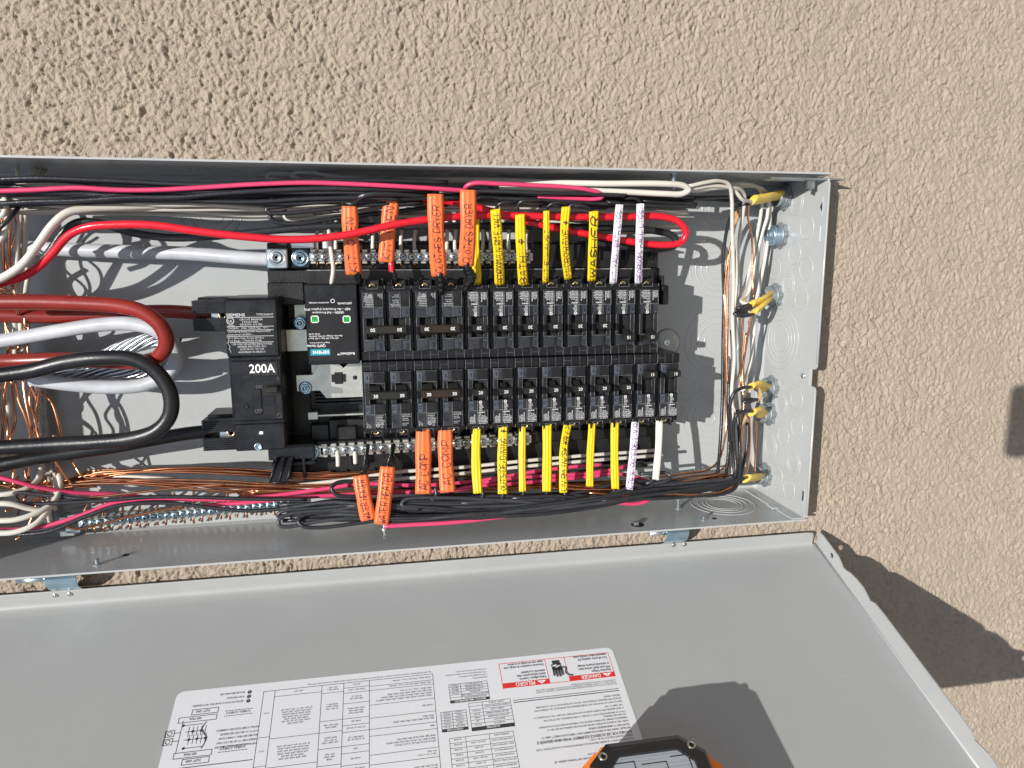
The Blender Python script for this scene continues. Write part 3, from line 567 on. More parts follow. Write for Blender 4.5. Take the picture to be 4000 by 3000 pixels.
for (x0, y0, x1, y1, t) in [(852, 2768, 752, 2789, 'EQPT GND'), (845, 2798, 700, 2818, 'NEUTRAL'), (825, 2936, 680, 2958, 'NEUTRAL'), (815, 2962, 712, 2984, 'EQPT GND')]:
    c_, s_ = rect_o(x0, y0, x1, y1); txt(pk, t, DX(c_-2, s_-1.2, 0.36), 2.9, XD, YD, 'CENTER', 0.03)
for (x0, y0, x1, y1) in [(985, 2774, 875, 2792), (965, 2910, 850, 2936)]:
    cu_, cs_ = DP((x0+x1)/2, (y0+y1)/2); hw_ = abs(DP(x0, (y0+y1)/2)[0]-DP(x1, (y0+y1)/2)[0])/2; a, c, s0, s1 = cu_+hw_, cu_-hw_, cs_-2.3, cs_+2.3
    n = 9
    for i in range(n):
        f0 = a+(c-a)*i/n; f1 = a+(c-a)*(i+0.6)/n; lline(pk, f0, s0, f1, s0, 0.5); lline(pk, f0, s1, f1, s1, 0.5)
    txt(pk, 'ECNBX6, ECNBX10', DX((a+c)/2, (s0+s1)/2-1.2, 0.36), 2.9, XD, YD, 'CENTER', 0.02)
up(['INSTALL ECNBX KIT(S) PER SCHEMATIC.', 'IF UP TO 60 CIRCUITS ARE NEEDED', 'REQUIRE NEUTRAL CONNECTIONS', 'PANELBOARD TO 48 CIRCUITS THAT', 'THE INSTALLED NEUTRALS LIMIT THIS'][::-1], DP(1008, 2865)[0], DP(1008, 2872)[1]+6, 2.4, 3.6, 0.02)
for (x, y) in [(663, 2868), (655, 2900)]:
    u_, s_ = DP(x, y); a, s0 = u_+3.4, s_-2.6
    for q in ((u_-3.4, s_-2.6, u_+3.4, s_-2.6), (u_-3.4, s_+2.6, u_+3.4, s_+2.6), (u_-3.4, s_-2.6, u_-3.4, s_+2.6), (u_+3.4, s_-2.6, u_+3.4, s_+2.6)): lline(pk, *q, 0.5)
    pk.ring(1.7, 0.3, 0.15, 14, MD @ Matrix.Translation((u_, s_, 0.3)))
    lline(pk, u_+3.4, s_, u_+8, s_, 0.5); lline(pk, u_+12, s_, DP(795, y)[0], s_, 0.5)
    for k in range(5):
        ux = DP(735+k*16, y)[0]; lline(pk, ux, s_-4, ux, s_+4, 0.45)
        if k % 2 == (0 if y > 2880 else 1): pk.prism(arc(ux, s_, 1.2, 0, 330, 9), 0.25, 0.36, MD)
for y in (2836, 2925):
    u_, s_ = DP(716, y); lline(pk, u_, s_, DP(790, y)[0], s_, 0.5); pk.prism(arc(u_, s_, 1.2, 0, 330, 9), 0.25, 0.36, MD)
lline(pk, DP(716, 2818)[0], DP(716, 2818)[1], DP(716, 2818)[0], DP(716, 2938)[1], 0.5)
pk.tube([MD @ Vector(q) for q in spline([(*DP(806, 2820), .34), (*DP(788, 2850), .34), (*DP(806, 2880), .34), (*DP(800, 2900), .34), (*DP(785, 2925), .34)], 4)], 0.35, 5)
lline(pk, *DP(985, 2968), DP(640, 3000)[0], DP(985, 2968)[1], 0.6)
lline(pk, ua+14, sa+8, ua+14, ls1-5, 0.4) if False else None
pk.build('black_print', INKK, LB); pr_.build('red_print', REDP, LB); pw.build('white_print', INKW, LB)

# ================================================================ INTERIOR BASE
BU0, BU1 = P(1040, 950, 40)[0], P(2572, 950, 40)[0]
base = thing('breaker_base', 'black moulded plastic base and bus assembly that the breakers plug into', 'breaker base', (0, 0, 0))
b = MB()
b.box(318, 711, 62, 292, 4, 20, 1.2)
b.box(308, 711, 270, 296, 8, 40, 1.0)                      # upper rail
b.box(318, 716, 56, 84, 8, 38, 1.0)                        # lower rail
b.box(345, 716, 84, 96, 14, 44, 1.0); 
b.box(308, 711, 250, 270, 10, 46, 1.0)
b.box(308, 342, 236, 258, 6, 52, 1.0)
for k in range(27):                                          # ribs of the upper rail
    u = 326+k*14.4; b.box(u, u+1.4, 279, 297.5, 20, 45); 
for k in range(27):
    u = 330+k*14.4; b.box(u, u+1.4, 53.5, 64, 12, 41)
b.box(350, 711, 296, 298, 10, 46, 0.4); b.box(330, 716, 54, 55.8, 10, 43, 0.4)
b.build('base_moulding', BLK2, base)
b = MB()
for k in range(13):
    u = 400+k*25.4; b.box(u-9, u-6.5, 250, 262, 46, 62, 0.4); b.box(u+3, u+5.5, 250, 262, 46, 60, 0.4); b.box(u-9, u+5.5, 249, 251, 46, 58, 0.3)
b.build('terminal_combs', BLK2, base)
b = MB()
for k in range(26): u = 352+k*14.2; b.box(u, u+10.4, 251.5, 252.6, 45.6, 47.2)
b.box(345, 700, 268.8, 269.8, 45.6, 46.9); b.box(350, 640, 250.2, 251, 45.6, 46.6)
b.build('moulding_edge', GLINT_WEAR, base)
b = MB(); b.box(697, 712, 232, 252, 14, 60, 1.2); b.box(704, 712, 232, 252, 60, 70, 1.2); b.build('end_bracket', BLK, base)
b = MB(); b.box(340, 396, 94, 240, 20, 24, 0.6); b.box(358, 396, 88, 116, 24, 34, 0.8); b.box(366, 386, 96, 110, 34, 42, 1); b.box(340, 358, 92, 112, 20, 36, 1)
for k in range(6): b.box(345, 396, 132+k*3.6, 133.8+k*3.6, 24, 33)
b.build('empty_breaker_bay', BLK2, base)
# bus bars seen left of the breakers
bus = []
b = MB()
b.prism([(330, 150), (352, 150), (358, 142), (398, 142), (398, 178), (386, 181), (376, 172), (368, 181), (352, 176), (346, 166), (330, 166)], 46, 49); b.build('bus_bar', TIN, base)
b = MB(); b.box(322, 350, 190, 212, 46, 49, 0.6); b.box(344, 351, 160, 186, 40, 42, .4); b.box(330, 352, 220, 244, 36, 39, .6); b.build('bus_bar', TIN, base)
b = MB(); b.box(340, 396, 121, 122.6, 30, 38, 0); b.box(338, 348, 118, 126, 30, 39, .4); b.box(343, 354, 99, 107, 27, 30, .4); b.build('bus_strip', TIN, base)
b = MB(); b.box(364, 378, 158, 166, 49, 49.6); b.box(367, 375, 156, 168, 49, 50, 0.4); b.lathe([(2.2, 49), (2.2, 49.5), (0.01, 49.5)], 12, Matrix.Translation((387, 162, 0))); b.build('bus_slot', DARK, base)
def nut(u, v, w, r=6.6, parent=base, m=ZINCB, name='hex_nut'):
    b = MB(); M = Matrix.Translation((u, v, w))
    b.lathe([(r, 0), (r, 1.4), (r*.74, 1.5)], 24, M); b.lathe([(r*.72, 1.4), (r*.72, 3.6), (r*.6, 4.4), (r*.42, 4.4)], 6, M, False); b.lathe([(r*.38, 4), (r*.38, 6.2), (r*.3, 6.8), (0.01, 6.8)], 14, M)
    return b.build(name, m, parent)
p_ = P(1193, 1515, 49); nut(*p_); p_ = P(1172, 1262, 49); nut(*p_)

# main terminal lugs at the neutral end
def lug(name, x0, y0, x1, y1, w, hgt, m, xs, ys, ms):
    a = P(x0, y0, w+hgt); c = P(x1, y1, w+hgt)
    q = MB(); q.box(a[0], c[0], c[1], a[1], w, w+hgt, 1.2); o = q.build(name, m, base)
    s = P(xs, ys, w+hgt); r = MB(); M = Matrix.Translation((s[0], s[1], w+hgt))
    r.lathe([(8.2, -0.1), (8.0, 0.4), (7.2, 0.5), (7.0, 0.1), (5.6, 0.1), (5.4, 1.6), (4.2, 2.1), (3.2, 2.0), (2.8, 0.6), (0.01, 0.6)], 24, M); r.build('lug_screw', ms, o)
    for (pz) in ((0, 0),):
        r = MB(); r.lathe([(1.7, 0.66), (0.01, 0.66)], 6, M, False); r.build('hex_socket', DARK, o)
    return o
lug('neutral_lug', 1037, 970, 1125, 1050, 40, 15, ZINC, 1080, 1006, ZINC)
lug('neutral_lug', 1133, 970, 1212, 1048, 38, 12, mat('dark_lug', (0.03, 0.032, 0.036), 0.22, 0.6), 1172, 1008, ZINCB)
b = MB(); a = P(1135, 935, 48); b.box(a[0], a[0]+22, a[1]-9, a[1]+1, 38, 50, 1); b.build('neutral_lug', ZINC, base)

# terminal bars --------------------------------------------------------------
def term_screw_mesh(r=3.8):
    b = MB(); b.lathe([(r, -0.5), (r, 0.9), (r*.86, 1.7), (r*.45, 2.05), (0.01, 2.1)], 14); return b.mesh('terminal_screw', ZINC)
def slot_mesh(r=3.6):
    b = MB(); b.box(-r*.78, r*.78, -.38, .38, 1.3, 2.14); b.box(-.5, .5, -r*.45, r*.45, 1.3, 2.17); return b.mesh('screw_slot', DARK)
TSM = term_screw_mesh(); SLM = slot_mesh(); TSB = TSM.copy(); TSB.materials.clear(); TSB.materials.append(ZINCB)
def put(me, name, parent, M, label=None):
    o = bpy.data.objects.new(name, me); COL.objects.link(o); o.parent = parent
    M = M.copy(); M.translation = M.translation/1000; o.matrix_local = M; return o
def bar(A, B, n, name, label, cat, w, wide, thick, skip=(), screws=None, group=None):
    th = thing(name, label, cat, A); d = np.array(B)-np.array(A); L = float(np.linalg.norm(d)); an = math.atan2(d[1], d[0])
    R = Matrix.Rotation(an, 4, 'Z'); q = MB()
    q.box(-6, L+6, -wide/2, wide/2, -thick, 0, 0.5, R)
    for i in range(n+1):
        x = -6+(L+12)*i/(n+1)
        q.box(x+0.8, x+(L+12)/(n+1)-2.2, wide/2, wide/2+3, -thick*.8, -0.6, 0.5, R)
        q.box(x+0.8, x+(L+12)/(n+1)-2.2, -wide/2-2.6, -wide/2, -thick*.8, -0.8, 0.5, R)
    q.build('bar_body', TIN, th)
    rr = random.Random(n)
    for i in range(n):
        if i in skip: continue
        x = L*i/(n-1); an2 = rr.uniform(0, 3.1); dz = rr.choice((0, 0, 0.6, 1.2))
        M = R @ Matrix.Translation((x, 0, dz)) @ Matrix.Rotation(an2, 4, 'Z')
        s = put(screws or TSM, 'terminal_screw', th, M); put(SLM, 'screw_slot', s, Matrix.Identity(4))
    return th
wN = 50
A = P(1233, 1003, wN); Bp = P(2060, 1003, wN)
barU = bar(A, Bp, 26, 'neutral_bar', 'upper neutral terminal bar with a row of screws above the breakers', 'terminal bar', wN, 8.6, 9)
A = P(1275, 1762, wN); Bp = P(2055, 1716, wN)
barL = bar(A, Bp, 23, 'neutral_bar', 'lower neutral terminal bar with a large bolt at its left end', 'terminal bar', wN, 8.6, 9)
A2 = P(1217, 1765, wN)
b = MB(); b.box(A2[0]-9, A2[0]+12, A2[1]-6, A2[1]+6, wN-5, wN, .6); b.build('bar_end', TIN, barL, tuple(P(1275, 1762, wN)))
o = nut(A2[0], A2[1], wN, 8.6, barL, ZINCB, 'bar_bolt'); o.location = tuple(-Vector(P(1275, 1762, wN))/1000)
A = P(330, 2045, 20); Bp = P(1108, 1968, 20)
barG = bar(A, Bp, 28, 'ground_bar', 'long zinc ground bar with screws and bare copper ends along the lower side', 'terminal bar', 20, 8.0, 8, screws=TSB)
b = MB(); q = P(270, 2010, 24); 
for (x, y) in ((258, 2030), (290, 2020), (262, 2085), (285, 2072)):
    q = P(x, y, 24); b.box(q[0]-7, q[0]+7, q[1]-3, q[1]+3, 8, 24, .8)
b.build('bar_lug', ZINC, barG, tuple(P(330, 2045, 20)))

# ================================================================ BREAKERS
def micro(mb, lines, x, y, size, up_=True, space=1.0, sx=1.0, zz=0.0, rot=0):
    xd, yd = ((1, 0, 0), (0, 1, 0)) if not rot else ((0, 1, 0), (-1, 0, 0))
    for i, t in enumerate(lines):
        pos = (x, y-i*size*1.12*space, zz) if not rot else (x+i*size*1.12*space, y, zz)
        txt(mb, t, pos, size, xd, yd, 'LEFT', 0.05, 1, sx)
Z0 = 80.0
def ULmark(mb, x, y, z, r=1.7):
    M = Matrix.Translation((x, y, z)); mb.ring(r, 0.28, 0.12, 16, M); txt(mb, 'UL', (x, y-0.8, z+.02), 2.1, (1, 0, 0), (0, 1, 0), 'CENTER', .05)
def shell(x0, two=False):
    """housing of one pole, local frame: y=0 at the middle seam, -y towards the terminal"""
    b = MB()
    b.box(x0-12.5, x0+12.5, -72.6, -0.2, 20, 70.0, 0.5)
    b.box(x0-12.4, x0+12.3, -9.8, -0.3, 68, 74.6, 0.6)
    b.box(x0-12.4, x0+12.3, -67.5, -9.4, 66, 72.5, 0.6)
    b.box(x0-12.4, x0-5.5, -72.5, -66.4, 66, 73.6, 0.5); b.box(x0+5.2, x0+12.2, -72.5, -66.4, 66, 73.6, 0.5)
    b.box(x0-12.4, x0+12.2, -69.5, -65.8, 66, 75.0, 0.5)
    return b
def face(x0):
    """raised central face with two sloping facets and a well for the handle"""
    b = MB(); xl, xm, xr = x0-10.2, x0+(-1.3), x0+9.3
    def seg(y0, y1, zl, zm, zr):
        vs = [(xl, y0, 70), (xr, y0, 70), (xr, y1, 70), (xl, y1, 70), (xl, y0, zl), (xm-.2, y0, zm), (xm+.2, y0, zm), (xr, y0, zr), (xl, y1, zl), (xm-.2, y1, zm), (xm+.2, y1, zm), (xr, y1, zr)]
        fs = [(0, 3, 2, 1), (4, 5, 9, 8), (5, 6, 10, 9), (6, 7, 11, 10), (0, 1, 7, 6, 5, 4), (3, 8, 9, 10, 11, 2), (0, 4, 8, 3), (1, 2, 11, 7)]
        b.add(vs, fs)
    seg(-20.6, -10.0, 79.2, 80.6, 79.0); seg(-51.8, -41.8, 79.2, 80.4, 79.0); seg(-66.4, -52.0, 78.6, 79.8, 78.6)
    b.box(xl, xl+4.4, -41.6, -20.8, 70, 79.0, 0.4); b.box(xr-3.6, xr, -41.6, -20.8, 70, 78.4, 0.4)
    return b
def edge_glints(x0, up_=False):  # thin ribs whose pale colour stands in for sunlit bevels
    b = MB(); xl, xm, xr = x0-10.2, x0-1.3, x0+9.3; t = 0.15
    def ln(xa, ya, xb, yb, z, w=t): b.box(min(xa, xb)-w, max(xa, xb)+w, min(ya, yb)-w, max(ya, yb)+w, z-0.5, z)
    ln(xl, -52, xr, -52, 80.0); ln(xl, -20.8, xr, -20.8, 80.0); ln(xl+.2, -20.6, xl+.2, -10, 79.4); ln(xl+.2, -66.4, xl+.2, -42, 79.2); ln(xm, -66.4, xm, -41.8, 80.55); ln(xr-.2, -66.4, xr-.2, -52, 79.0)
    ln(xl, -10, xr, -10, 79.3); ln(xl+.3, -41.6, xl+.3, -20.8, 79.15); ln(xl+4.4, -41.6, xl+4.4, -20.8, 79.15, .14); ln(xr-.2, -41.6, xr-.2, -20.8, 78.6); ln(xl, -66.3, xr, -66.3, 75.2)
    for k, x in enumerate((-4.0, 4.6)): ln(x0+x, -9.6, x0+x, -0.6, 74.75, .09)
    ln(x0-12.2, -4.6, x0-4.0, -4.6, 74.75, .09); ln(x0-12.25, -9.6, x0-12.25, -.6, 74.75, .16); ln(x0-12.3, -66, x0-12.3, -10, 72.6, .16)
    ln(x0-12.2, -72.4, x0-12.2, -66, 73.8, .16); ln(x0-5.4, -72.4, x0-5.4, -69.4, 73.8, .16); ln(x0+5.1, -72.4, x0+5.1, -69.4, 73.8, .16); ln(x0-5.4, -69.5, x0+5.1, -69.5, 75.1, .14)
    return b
def pads(x0, wide=False):
    out = []; xl = x0-9.9; x1 = xl+(4.7 if not wide else 7.5)
    def pad(ya, yb, z0, z1):
        b = MB(); out.append(b)
        f = (x1-xl)/8.6; zb = z0+(z1-z0)*f
        b.add([(xl, ya, z0), (x1, ya, zb), (x1, yb, zb), (xl, yb, z0)], [(0, 1, 2, 3)])
        b.add([(xl, ya, z0), (x1, ya, zb), (x1, yb, zb), (xl, yb, z0), (xl, ya, z0-.6), (x1, ya, zb-.6), (x1, yb, zb-.6), (xl, yb, z0-.6)], [(0, 4, 5, 1), (1, 5, 6, 2), (2, 6, 7, 3), (3, 7, 4, 0)])
    pad(-19.6, -11.0, 79.45, 80.8); pad(-51.2, -42.6, 79.45, 80.6)
    return out
def marks(x0, upper):
    b = MB(); 
    if not upper:
        b.box(x0-7.9, x0-7.3, -17.4, -13.4, 80.3, 80.55); out = [b]; b = MB(); out.append(b); b.ring(1.5, .3, .2, 14, Matrix.Translation((x0-7.7, -46.6, 80.0)))
    else:
        txt(b, 'ON', (x0-5.9, -17.8, 80.35), 3.6, (0, 1, 0), (-1, 0, 0), 'LEFT', .06); out = [b]; b = MB(); out.append(b); txt(b, 'OFF', (x0-5.9, -50.6, 80.3), 3.2, (0, 1, 0), (-1, 0, 0), 'LEFT', .06)
    return out
T1 = ['SIEMENS', '1 Pole', 'Type / Tipo QP', 'Interrupting Rating', 'Pouvoir de Coupure', 'RMS SYM PLEINE', 'RMP 2/TETHE AHZ', '10,000 120/240 V~']
T2 = ['Use CU-AL wire', '#14-8 AWG 60/75', 'UL LISTED MAXI', 'CONDUCTORS WIRE', 'Torque 25 lb-in']
T3 = ['LISTED', 'C.B.ENC.', 'ISSUE NO.', 'L-4536', 'E10018']
def prints1(x0):
    b = MB(); micro(b, T1[:1], x0-.4, -54.6, 1.9, zz=80.0, sx=.95); micro(b, T1[1:], x0-.4, -56.2, 1.42, zz=79.95, sx=.78)
    micro(b, T2, x0-8.2, -65.4, 1.35, zz=79.6, rot=1, sx=.72); ULmark(b, x0+1.9, -43.4, 80.5, 1.3); micro(b, T3, x0+.4, -46.2, 1.3, zz=80.5, sx=.8)
    return b
def prints2a(x0):
    b = MB(); micro(b, ['2 Pole Type/Tipo QP', 'Interrupting Rating', 'Power de Coupure', 'RMS SYM PLEINE/MAX', 'INSTALLATION MAX', '10,000 120/240 V~'], x0-1.0, -53.8, 1.5, zz=80.0, sx=.62); ULmark(b, x0+1.4, -63.0, 79.9, 1.6)
    micro(b, ['C.B. ENC.', 'ISSUE NO.', 'L-4536', 'E10018'], x0+4.0, -61.6, 1.2, zz=79.7, sx=.7); micro(b, ['WIRE 60/75 C', 'CU-AL 8-4', 'HACR'], x0-8.4, -65.2, 1.3, zz=79.5, rot=1, sx=.7)
    return b
def prints2b(x0):
    b = MB(); micro(b, ['CU-AL 60/75 C WIRE', 'CONDUCTORS 60/75 C'], x0-1.0, -53.8, 1.4, zz=80.0, sx=.66); micro(b, ['AWG | 14-8', 'lb-in/po-lb | 25'], x0+0, -57.4, 1.5, zz=79.9, sx=.7); micro(b, ['mm\u00b2 | 2.1-13.3', 'N-m | 2.8'], x0+0, -62.4, 1.5, zz=79.8, sx=.7)
    return b
def handle(x0, at, num, upper):
    """single-pole handle; at=-1 thrown towards the terminal, +1 towards the seam"""
    yc = -25.2+at*6.2; b = MB()
    M = Matrix.Translation((x0-.2, yc, 0))
    b.add([(-6.3, -3.0, 84.5), (6.6, -3.0, 84.5), (6.6, 3.4, 83.0), (-6.3, 3.4, 83.0), (-6.2, -3.1, 93.4), (6.4, -3.1, 93.4), (6.2, 3.0, 93.0), (-6.0, 3.0, 93.0)],
          [(0, 3, 2, 1), (4, 5, 6, 7), (0, 1, 5, 4), (1, 2, 6, 5), (2, 3, 7, 6), (3, 0, 4, 7)], False, M)
    y2 = -at*7.0
    b.add([(-3.2, 0, 90), (2.8, 0, 90), (2.8, 0, 84), (-3.2, 0, 84), (-3.0, y2, 80.5), (2.2, y2, 80.5), (2.2, y2, 74), (-3.0, y2, 74)],
          [(0, 1, 2, 3), (7, 6, 5, 4), (0, 4, 5, 1), (1, 5, 6, 2), (2, 6, 7, 3), (3, 7, 4, 0)] if at < 0 else [(3, 2, 1, 0), (4, 5, 6, 7), (1, 5, 4, 0), (2, 6, 5, 1), (3, 7, 6, 2), (0, 4, 7, 3)], False, M)
    n = MB(); txt(n, num, (x0+.4, yc-1.5, 93.62), 4.4, (1, 0, 0), (0, 1, 0), 'CENTER', 0.05)
    return b, n
def termscrew(parent, x0):
    b = MB(); M = Matrix.Translation((x0-.5, -71.5, 67.5)); b.lathe([(3.5, 0), (3.5, 1.6), (3.0, 2.3), (1.6, 2.4), (1.4, 1.4), (0.01, 1.4)], 16, M); s = b.build('terminal_screw', BRASS, parent)
    c = MB(); c.box(x0-1.5, x0+.5, -72.5, -70.5, 69, 69.96); c.box(x0-3.3, x0+2.3, -71.9, -71.1, 69.5, 69.98); c.build('screw_slot', DARK, s)
    d = MB(); d.box(x0-6, x0+5.4, -77.5, -67.2, 48, 67.4, .4); d.build('terminal_block', BLK2, parent)
    e = MB(); e.box(x0-7.2, x0-5.6, -78.4, -68, 48, 71, .3); e.box(x0+5.4, x0+7.0, -78.4, -68, 48, 72, .3); e.box(x0+7, x0+10.5, -76, -70, 48, 68, .3); e.build('terminal_guard', BLK, parent)
PROTO = {}
def single(num, upper, at):
    k = (num, upper, at)
    if k in PROTO: return copy_tree(PROTO[k]), False
    t = thing('circuit_breaker', 'x', 'circuit breaker')
    shell(0).build('housing', BLK, t); fb = face(0).build('face', BLKG, t); edge_glints(0).build('edge_glint_ribs', GLINT_WEAR, fb); [p_.build('position_pad', BLUEG, fb) for p_ in pads(0)]; [m_.build('embossed_mark', BLK if upper else BLKG, fb) for m_ in marks(0, upper)]
    w = MB(); w.box(-5.6, 5.5, -41.2, -21.0, 72.4, 72.8); w.build('handle_well', DARK, t)
    prints1(0).build('printed_text', INKW, fb)
    h, n = handle(0, at, num, upper); ho = h.build('handle', TIEB, t); n.build('rating_number', INKW, ho)
    termscrew(t, 0)
    PROTO[k] = t; return t, True
def double(num, upper, at, tie):
    t = thing('double_breaker', 'x', 'circuit breaker')
    for i, x0 in enumerate((0, 25.4)):
        shell(x0).build('housing', BLK, t); fb = face(x0).build('face', BLKG, t); edge_glints(x0).build('edge_glint_ribs', GLINT_WEAR, fb); [p_.build('position_pad', BLUEG, fb) for p_ in pads(x0, upper)]; [m_.build('embossed_mark', BLK if upper else BLKG, fb) for m_ in marks(x0, upper)]
        (prints2a if (i == 0) != upper else prints2b)(x0).build('printed_text', INKG, fb)
        w = MB(); w.box(x0-5.6, x0+5.5, -41.2, -21.0, 72.4, 72.8); w.build('handle_well', DARK, t)
        y = -25.2+at*6.2; s = MB()
        s.add([(x0-5.2, y, 88), (x0+4.8, y, 88), (x0+4.8, y, 82), (x0-5.2, y, 82), (x0-5, y-at*8, 79), (x0+4.6, y-at*8, 79), (x0+4.6, y-at*8, 73), (x0-5, y-at*8, 73)], [(0, 1, 2, 3), (7, 6, 5, 4), (0, 4, 5, 1), (1, 5, 6, 2), (2, 6, 7, 3), (3, 7, 4, 0)])
        s.build('handle', TIEB, t); termscrew(t, x0)
    y = -25.2+at*6.2
    h = MB(); h.box(-6.6, 31.2, y-3.6, y+3.8, 81, 92.6, .8); ho = h.build('handle_tie', tie, t)
    p = MB(); p.box(-4.4, 5.2, y-2.5, y+2.3, 92.6, 93.0, .2); p.box(19.6, 29.6, y-2.5, y+2.3, 92.6, 93.0, .2); p.build('number_plate', TIEB, ho)
    n = MB(); txt(n, num, (.4, y-1.6, 93.15), 4.6, (1, 0, 0), (0, 1, 0), 'CENTER', .07); txt(n, num, (25.4, y-1.6, 93.15), 4.6, (1, 0, 0), (0, 1, 0), 'CENTER', .07); n.build('rating_number', INKW, ho)
    return t
U0 = 394.27+0.4; VC = 181.6
def uc_(i): return U0+25.4*i+12.5
UP20 = ['under the plain yellow sleeve at the black tape', 'under the yellow sleeve marked BEDROOM/LIV.RM', 'under the yellow sleeve marked BATH', 'under the narrow yellow sleeve marked KIT EXHAUST', 'under the yellow sleeve marked MICROWAVE', 'under the yellow sleeve marked WASHER']
rot_u = []
for i in range(6):
    t, new = single('20', True, -1); t.matrix_world = frame(uc_(4+i), VC+.4, 0, math.pi); tag(t, 'black 20 amp single breaker '+UP20[i], 'circuit breaker', 'single breakers of the upper row')
for i, s in enumerate(('under the white sleeve marked KIT/HALL/BATH', 'under the white sleeve marked BEDROOM/HALL at the right end')):
    t, new = single('15', True, 1); t.matrix_world = frame(uc_(10+i), VC+.4, 0, math.pi); tag(t, 'black 15 amp single breaker '+s, 'circuit breaker', 'single breakers of the upper row')
LO20 = ['above the leftmost yellow sleeve of the lower row', 'above the yellow sleeve marked OUTSIDE/DINING', 'above the narrow yellow sleeve right of OUTSIDE/DINING', 'above the wide blank yellow sleeve left of LIV.RM', 'above the yellow sleeve marked LIV.RM', 'above the blank yellow sleeve right of LIV.RM', 'above the rightmost yellow sleeve of the lower row']
for i in range(7):
    t, new = single('20', False, -1); t.matrix_world = frame(uc_(4+i), VC-.4, 0, 0); tag(t, 'black 20 amp single breaker '+LO20[i], 'circuit breaker', 'single breakers of the lower row')
for i, s in enumerate(('above the white sleeve marked LTG\'S: OUTSIDE/LIV.R', 'at the far right end above the plain ivory sleeve')):
    t, new = single('15', False, 1); t.matrix_world = frame(uc_(11+i), VC-.4, 0, 0); tag(t, 'black 15 amp single breaker '+s, 'circuit breaker', 'single breakers of the lower row')
for num, upper, i, tie, lb in [('50', True, 1, TIEO, 'black 50 amp double breaker with olive handle tie under the KIT. OVEN sleeves'), ('30', True, 3, TIEN, 'black 30 amp double breaker with brown handle tie under the CLOTHES DRYER sleeves')]:
    t = double(num, True, -1, tie); t.matrix_world = frame(uc_(i), VC+.4, 0, math.pi); tag(t, lb, 'circuit breaker', 'double breakers')
for num, i, tie, lb in [('30', 0, TIEB, 'black 30 amp double breaker with black handle tie at the left of the lower row'), ('30', 2, TIEN, 'black 30 amp double breaker with brown handle tie above the AC COMP. sleeves')]:
    t = double(num, False, -1, tie); t.matrix_world = frame(uc_(i), VC-.4, 0, 0); tag(t, lb, 'circuit breaker', 'double breakers')

# ---- surge protector
t = thing('surge_protector', 'flat black surge protector module with teal logo label and two green indicators', 'surge protector', (0, 0, 0))
b = MB(); b.box(345, 393.5, 180, 256.5, 22, 79, 1.0); b.build('housing', BLK, t)
b = MB(); b.box(348.6, 391.6, 183.5, 236.5, 79, 79.5, .3); lp = b.build('label_plate', LABELB, t)
b = MB(); X_, Y_ = (-1, 0, 0), (0, -1, 0)
def spt(mb, s, x, y, size, align='LEFT', bold=0.04, z=79.7, sx=1.0): q = P(x, y, 79.6); txt(mb, s, (q[0], q[1], z), size, X_, Y_, align, bold, 1, sx)
spt(b, 'QSPD2A035B', 1375, 1181, 2.6, sx=.9); spt(b, 'usa.siemens.com/surge', 1285, 1180, 2.1, sx=.95); spt(b, 'RED \u2013 No Protection (replace SPD)', 1368, 1203, 2.9); spt(b, 'GREEN \u2013 Full Protection', 1345, 1216, 2.9)
spt(b, 'SCCR: 22 kA', 1250, 1302, 1.9); spt(b, 'Rated Line Voltage: 120 VAC, 50/60 Hz', 1337, 1309, 1.9); spt(b, 'SPD Type: SPD Type 1; SPD Type 2', 1322, 1318, 1.9); spt(b, 'Surge Protective Device', 1288, 1336, 1.9); spt(b, 'QSPD Series', 1272, 1346, 3.3, bold=.06); spt(b, 'BoltShield\u2122', 1386, 1376, 3.3, bold=.06)
q = P(1300, 1180, 79.6); ULm = MB(); b.ring(1.7, .3, .15, 16, Matrix.Translation((q[0], q[1]+1, 79.6)))
b.build('printed_text', INKW, lp)
a = P(1212, 1364, 79.6); c = P(1290, 1387, 79.6); b = MB(); b.box(a[0], c[0], c[1], a[1], 79.5, 79.75); lg = b.build('logo_panel', TEAL, lp)
b = MB(); spt(b, 'SIEMENS', 1287, 1369, 4.2, bold=.14, z=79.9); b.build('logo_text', INKW, lg)
for x in (1230, 1354):
    q = P(x, 1247, 79.6); b = MB()
    for (x0, x1, y0, y1) in ((-3.6, 3.6, 2.6, 3.4), (-3.6, 3.6, -3.4, -2.6), (-3.6, -2.8, -3.4, 3.4), (2.8, 3.6, -3.4, 3.4)): b.box(q[0]+x0, q[0]+x1, q[1]+y0, q[1]+y1, 79.5, 80.1)
    o = b.build('indicator_frame', INKW, lp); b = MB(); b.box(q[0]-2.8, q[0]+2.8, q[1]-2.6, q[1]+2.6, 79.5, 79.8); b.build('indicator', LED, o)

# ---- main breaker
t = thing('main_breaker', 'large black 200 amp main breaker with a worn rating label and its switch on', 'circuit breaker', (0, 0, 0))
b = MB(); WZ = 90
b.box(274, 322, 100, 245, 12, 82, 1.6); b.box(274.6, 321.5, 190, 244.5, 80, WZ, 1.8); b.box(276.5, 321.8, 130, 187.5, 80, WZ+.5, 1.2); b.box(276, 321.8, 101, 127.5, 80, WZ-1, 1.4); b.box(275.2, 321.6, 127, 191, 80, WZ-2.2, .4)
hb = b.build('housing', BLK, t)
b = MB(); b.box(278.5, 318, 192.5, 229.5, WZ, WZ+.35, .1); lp = b.build('rating_label', LABELB, t)
b = MB()
def mt(s, x, y, size, align='LEFT', bold=.03, z=WZ+.55, sx=1.0): q = P(x, y, WZ+.4); txt(b, s, (q[0], q[1], z), size, (1, 0, 0), (0, 1, 0), align, bold, 1, sx)
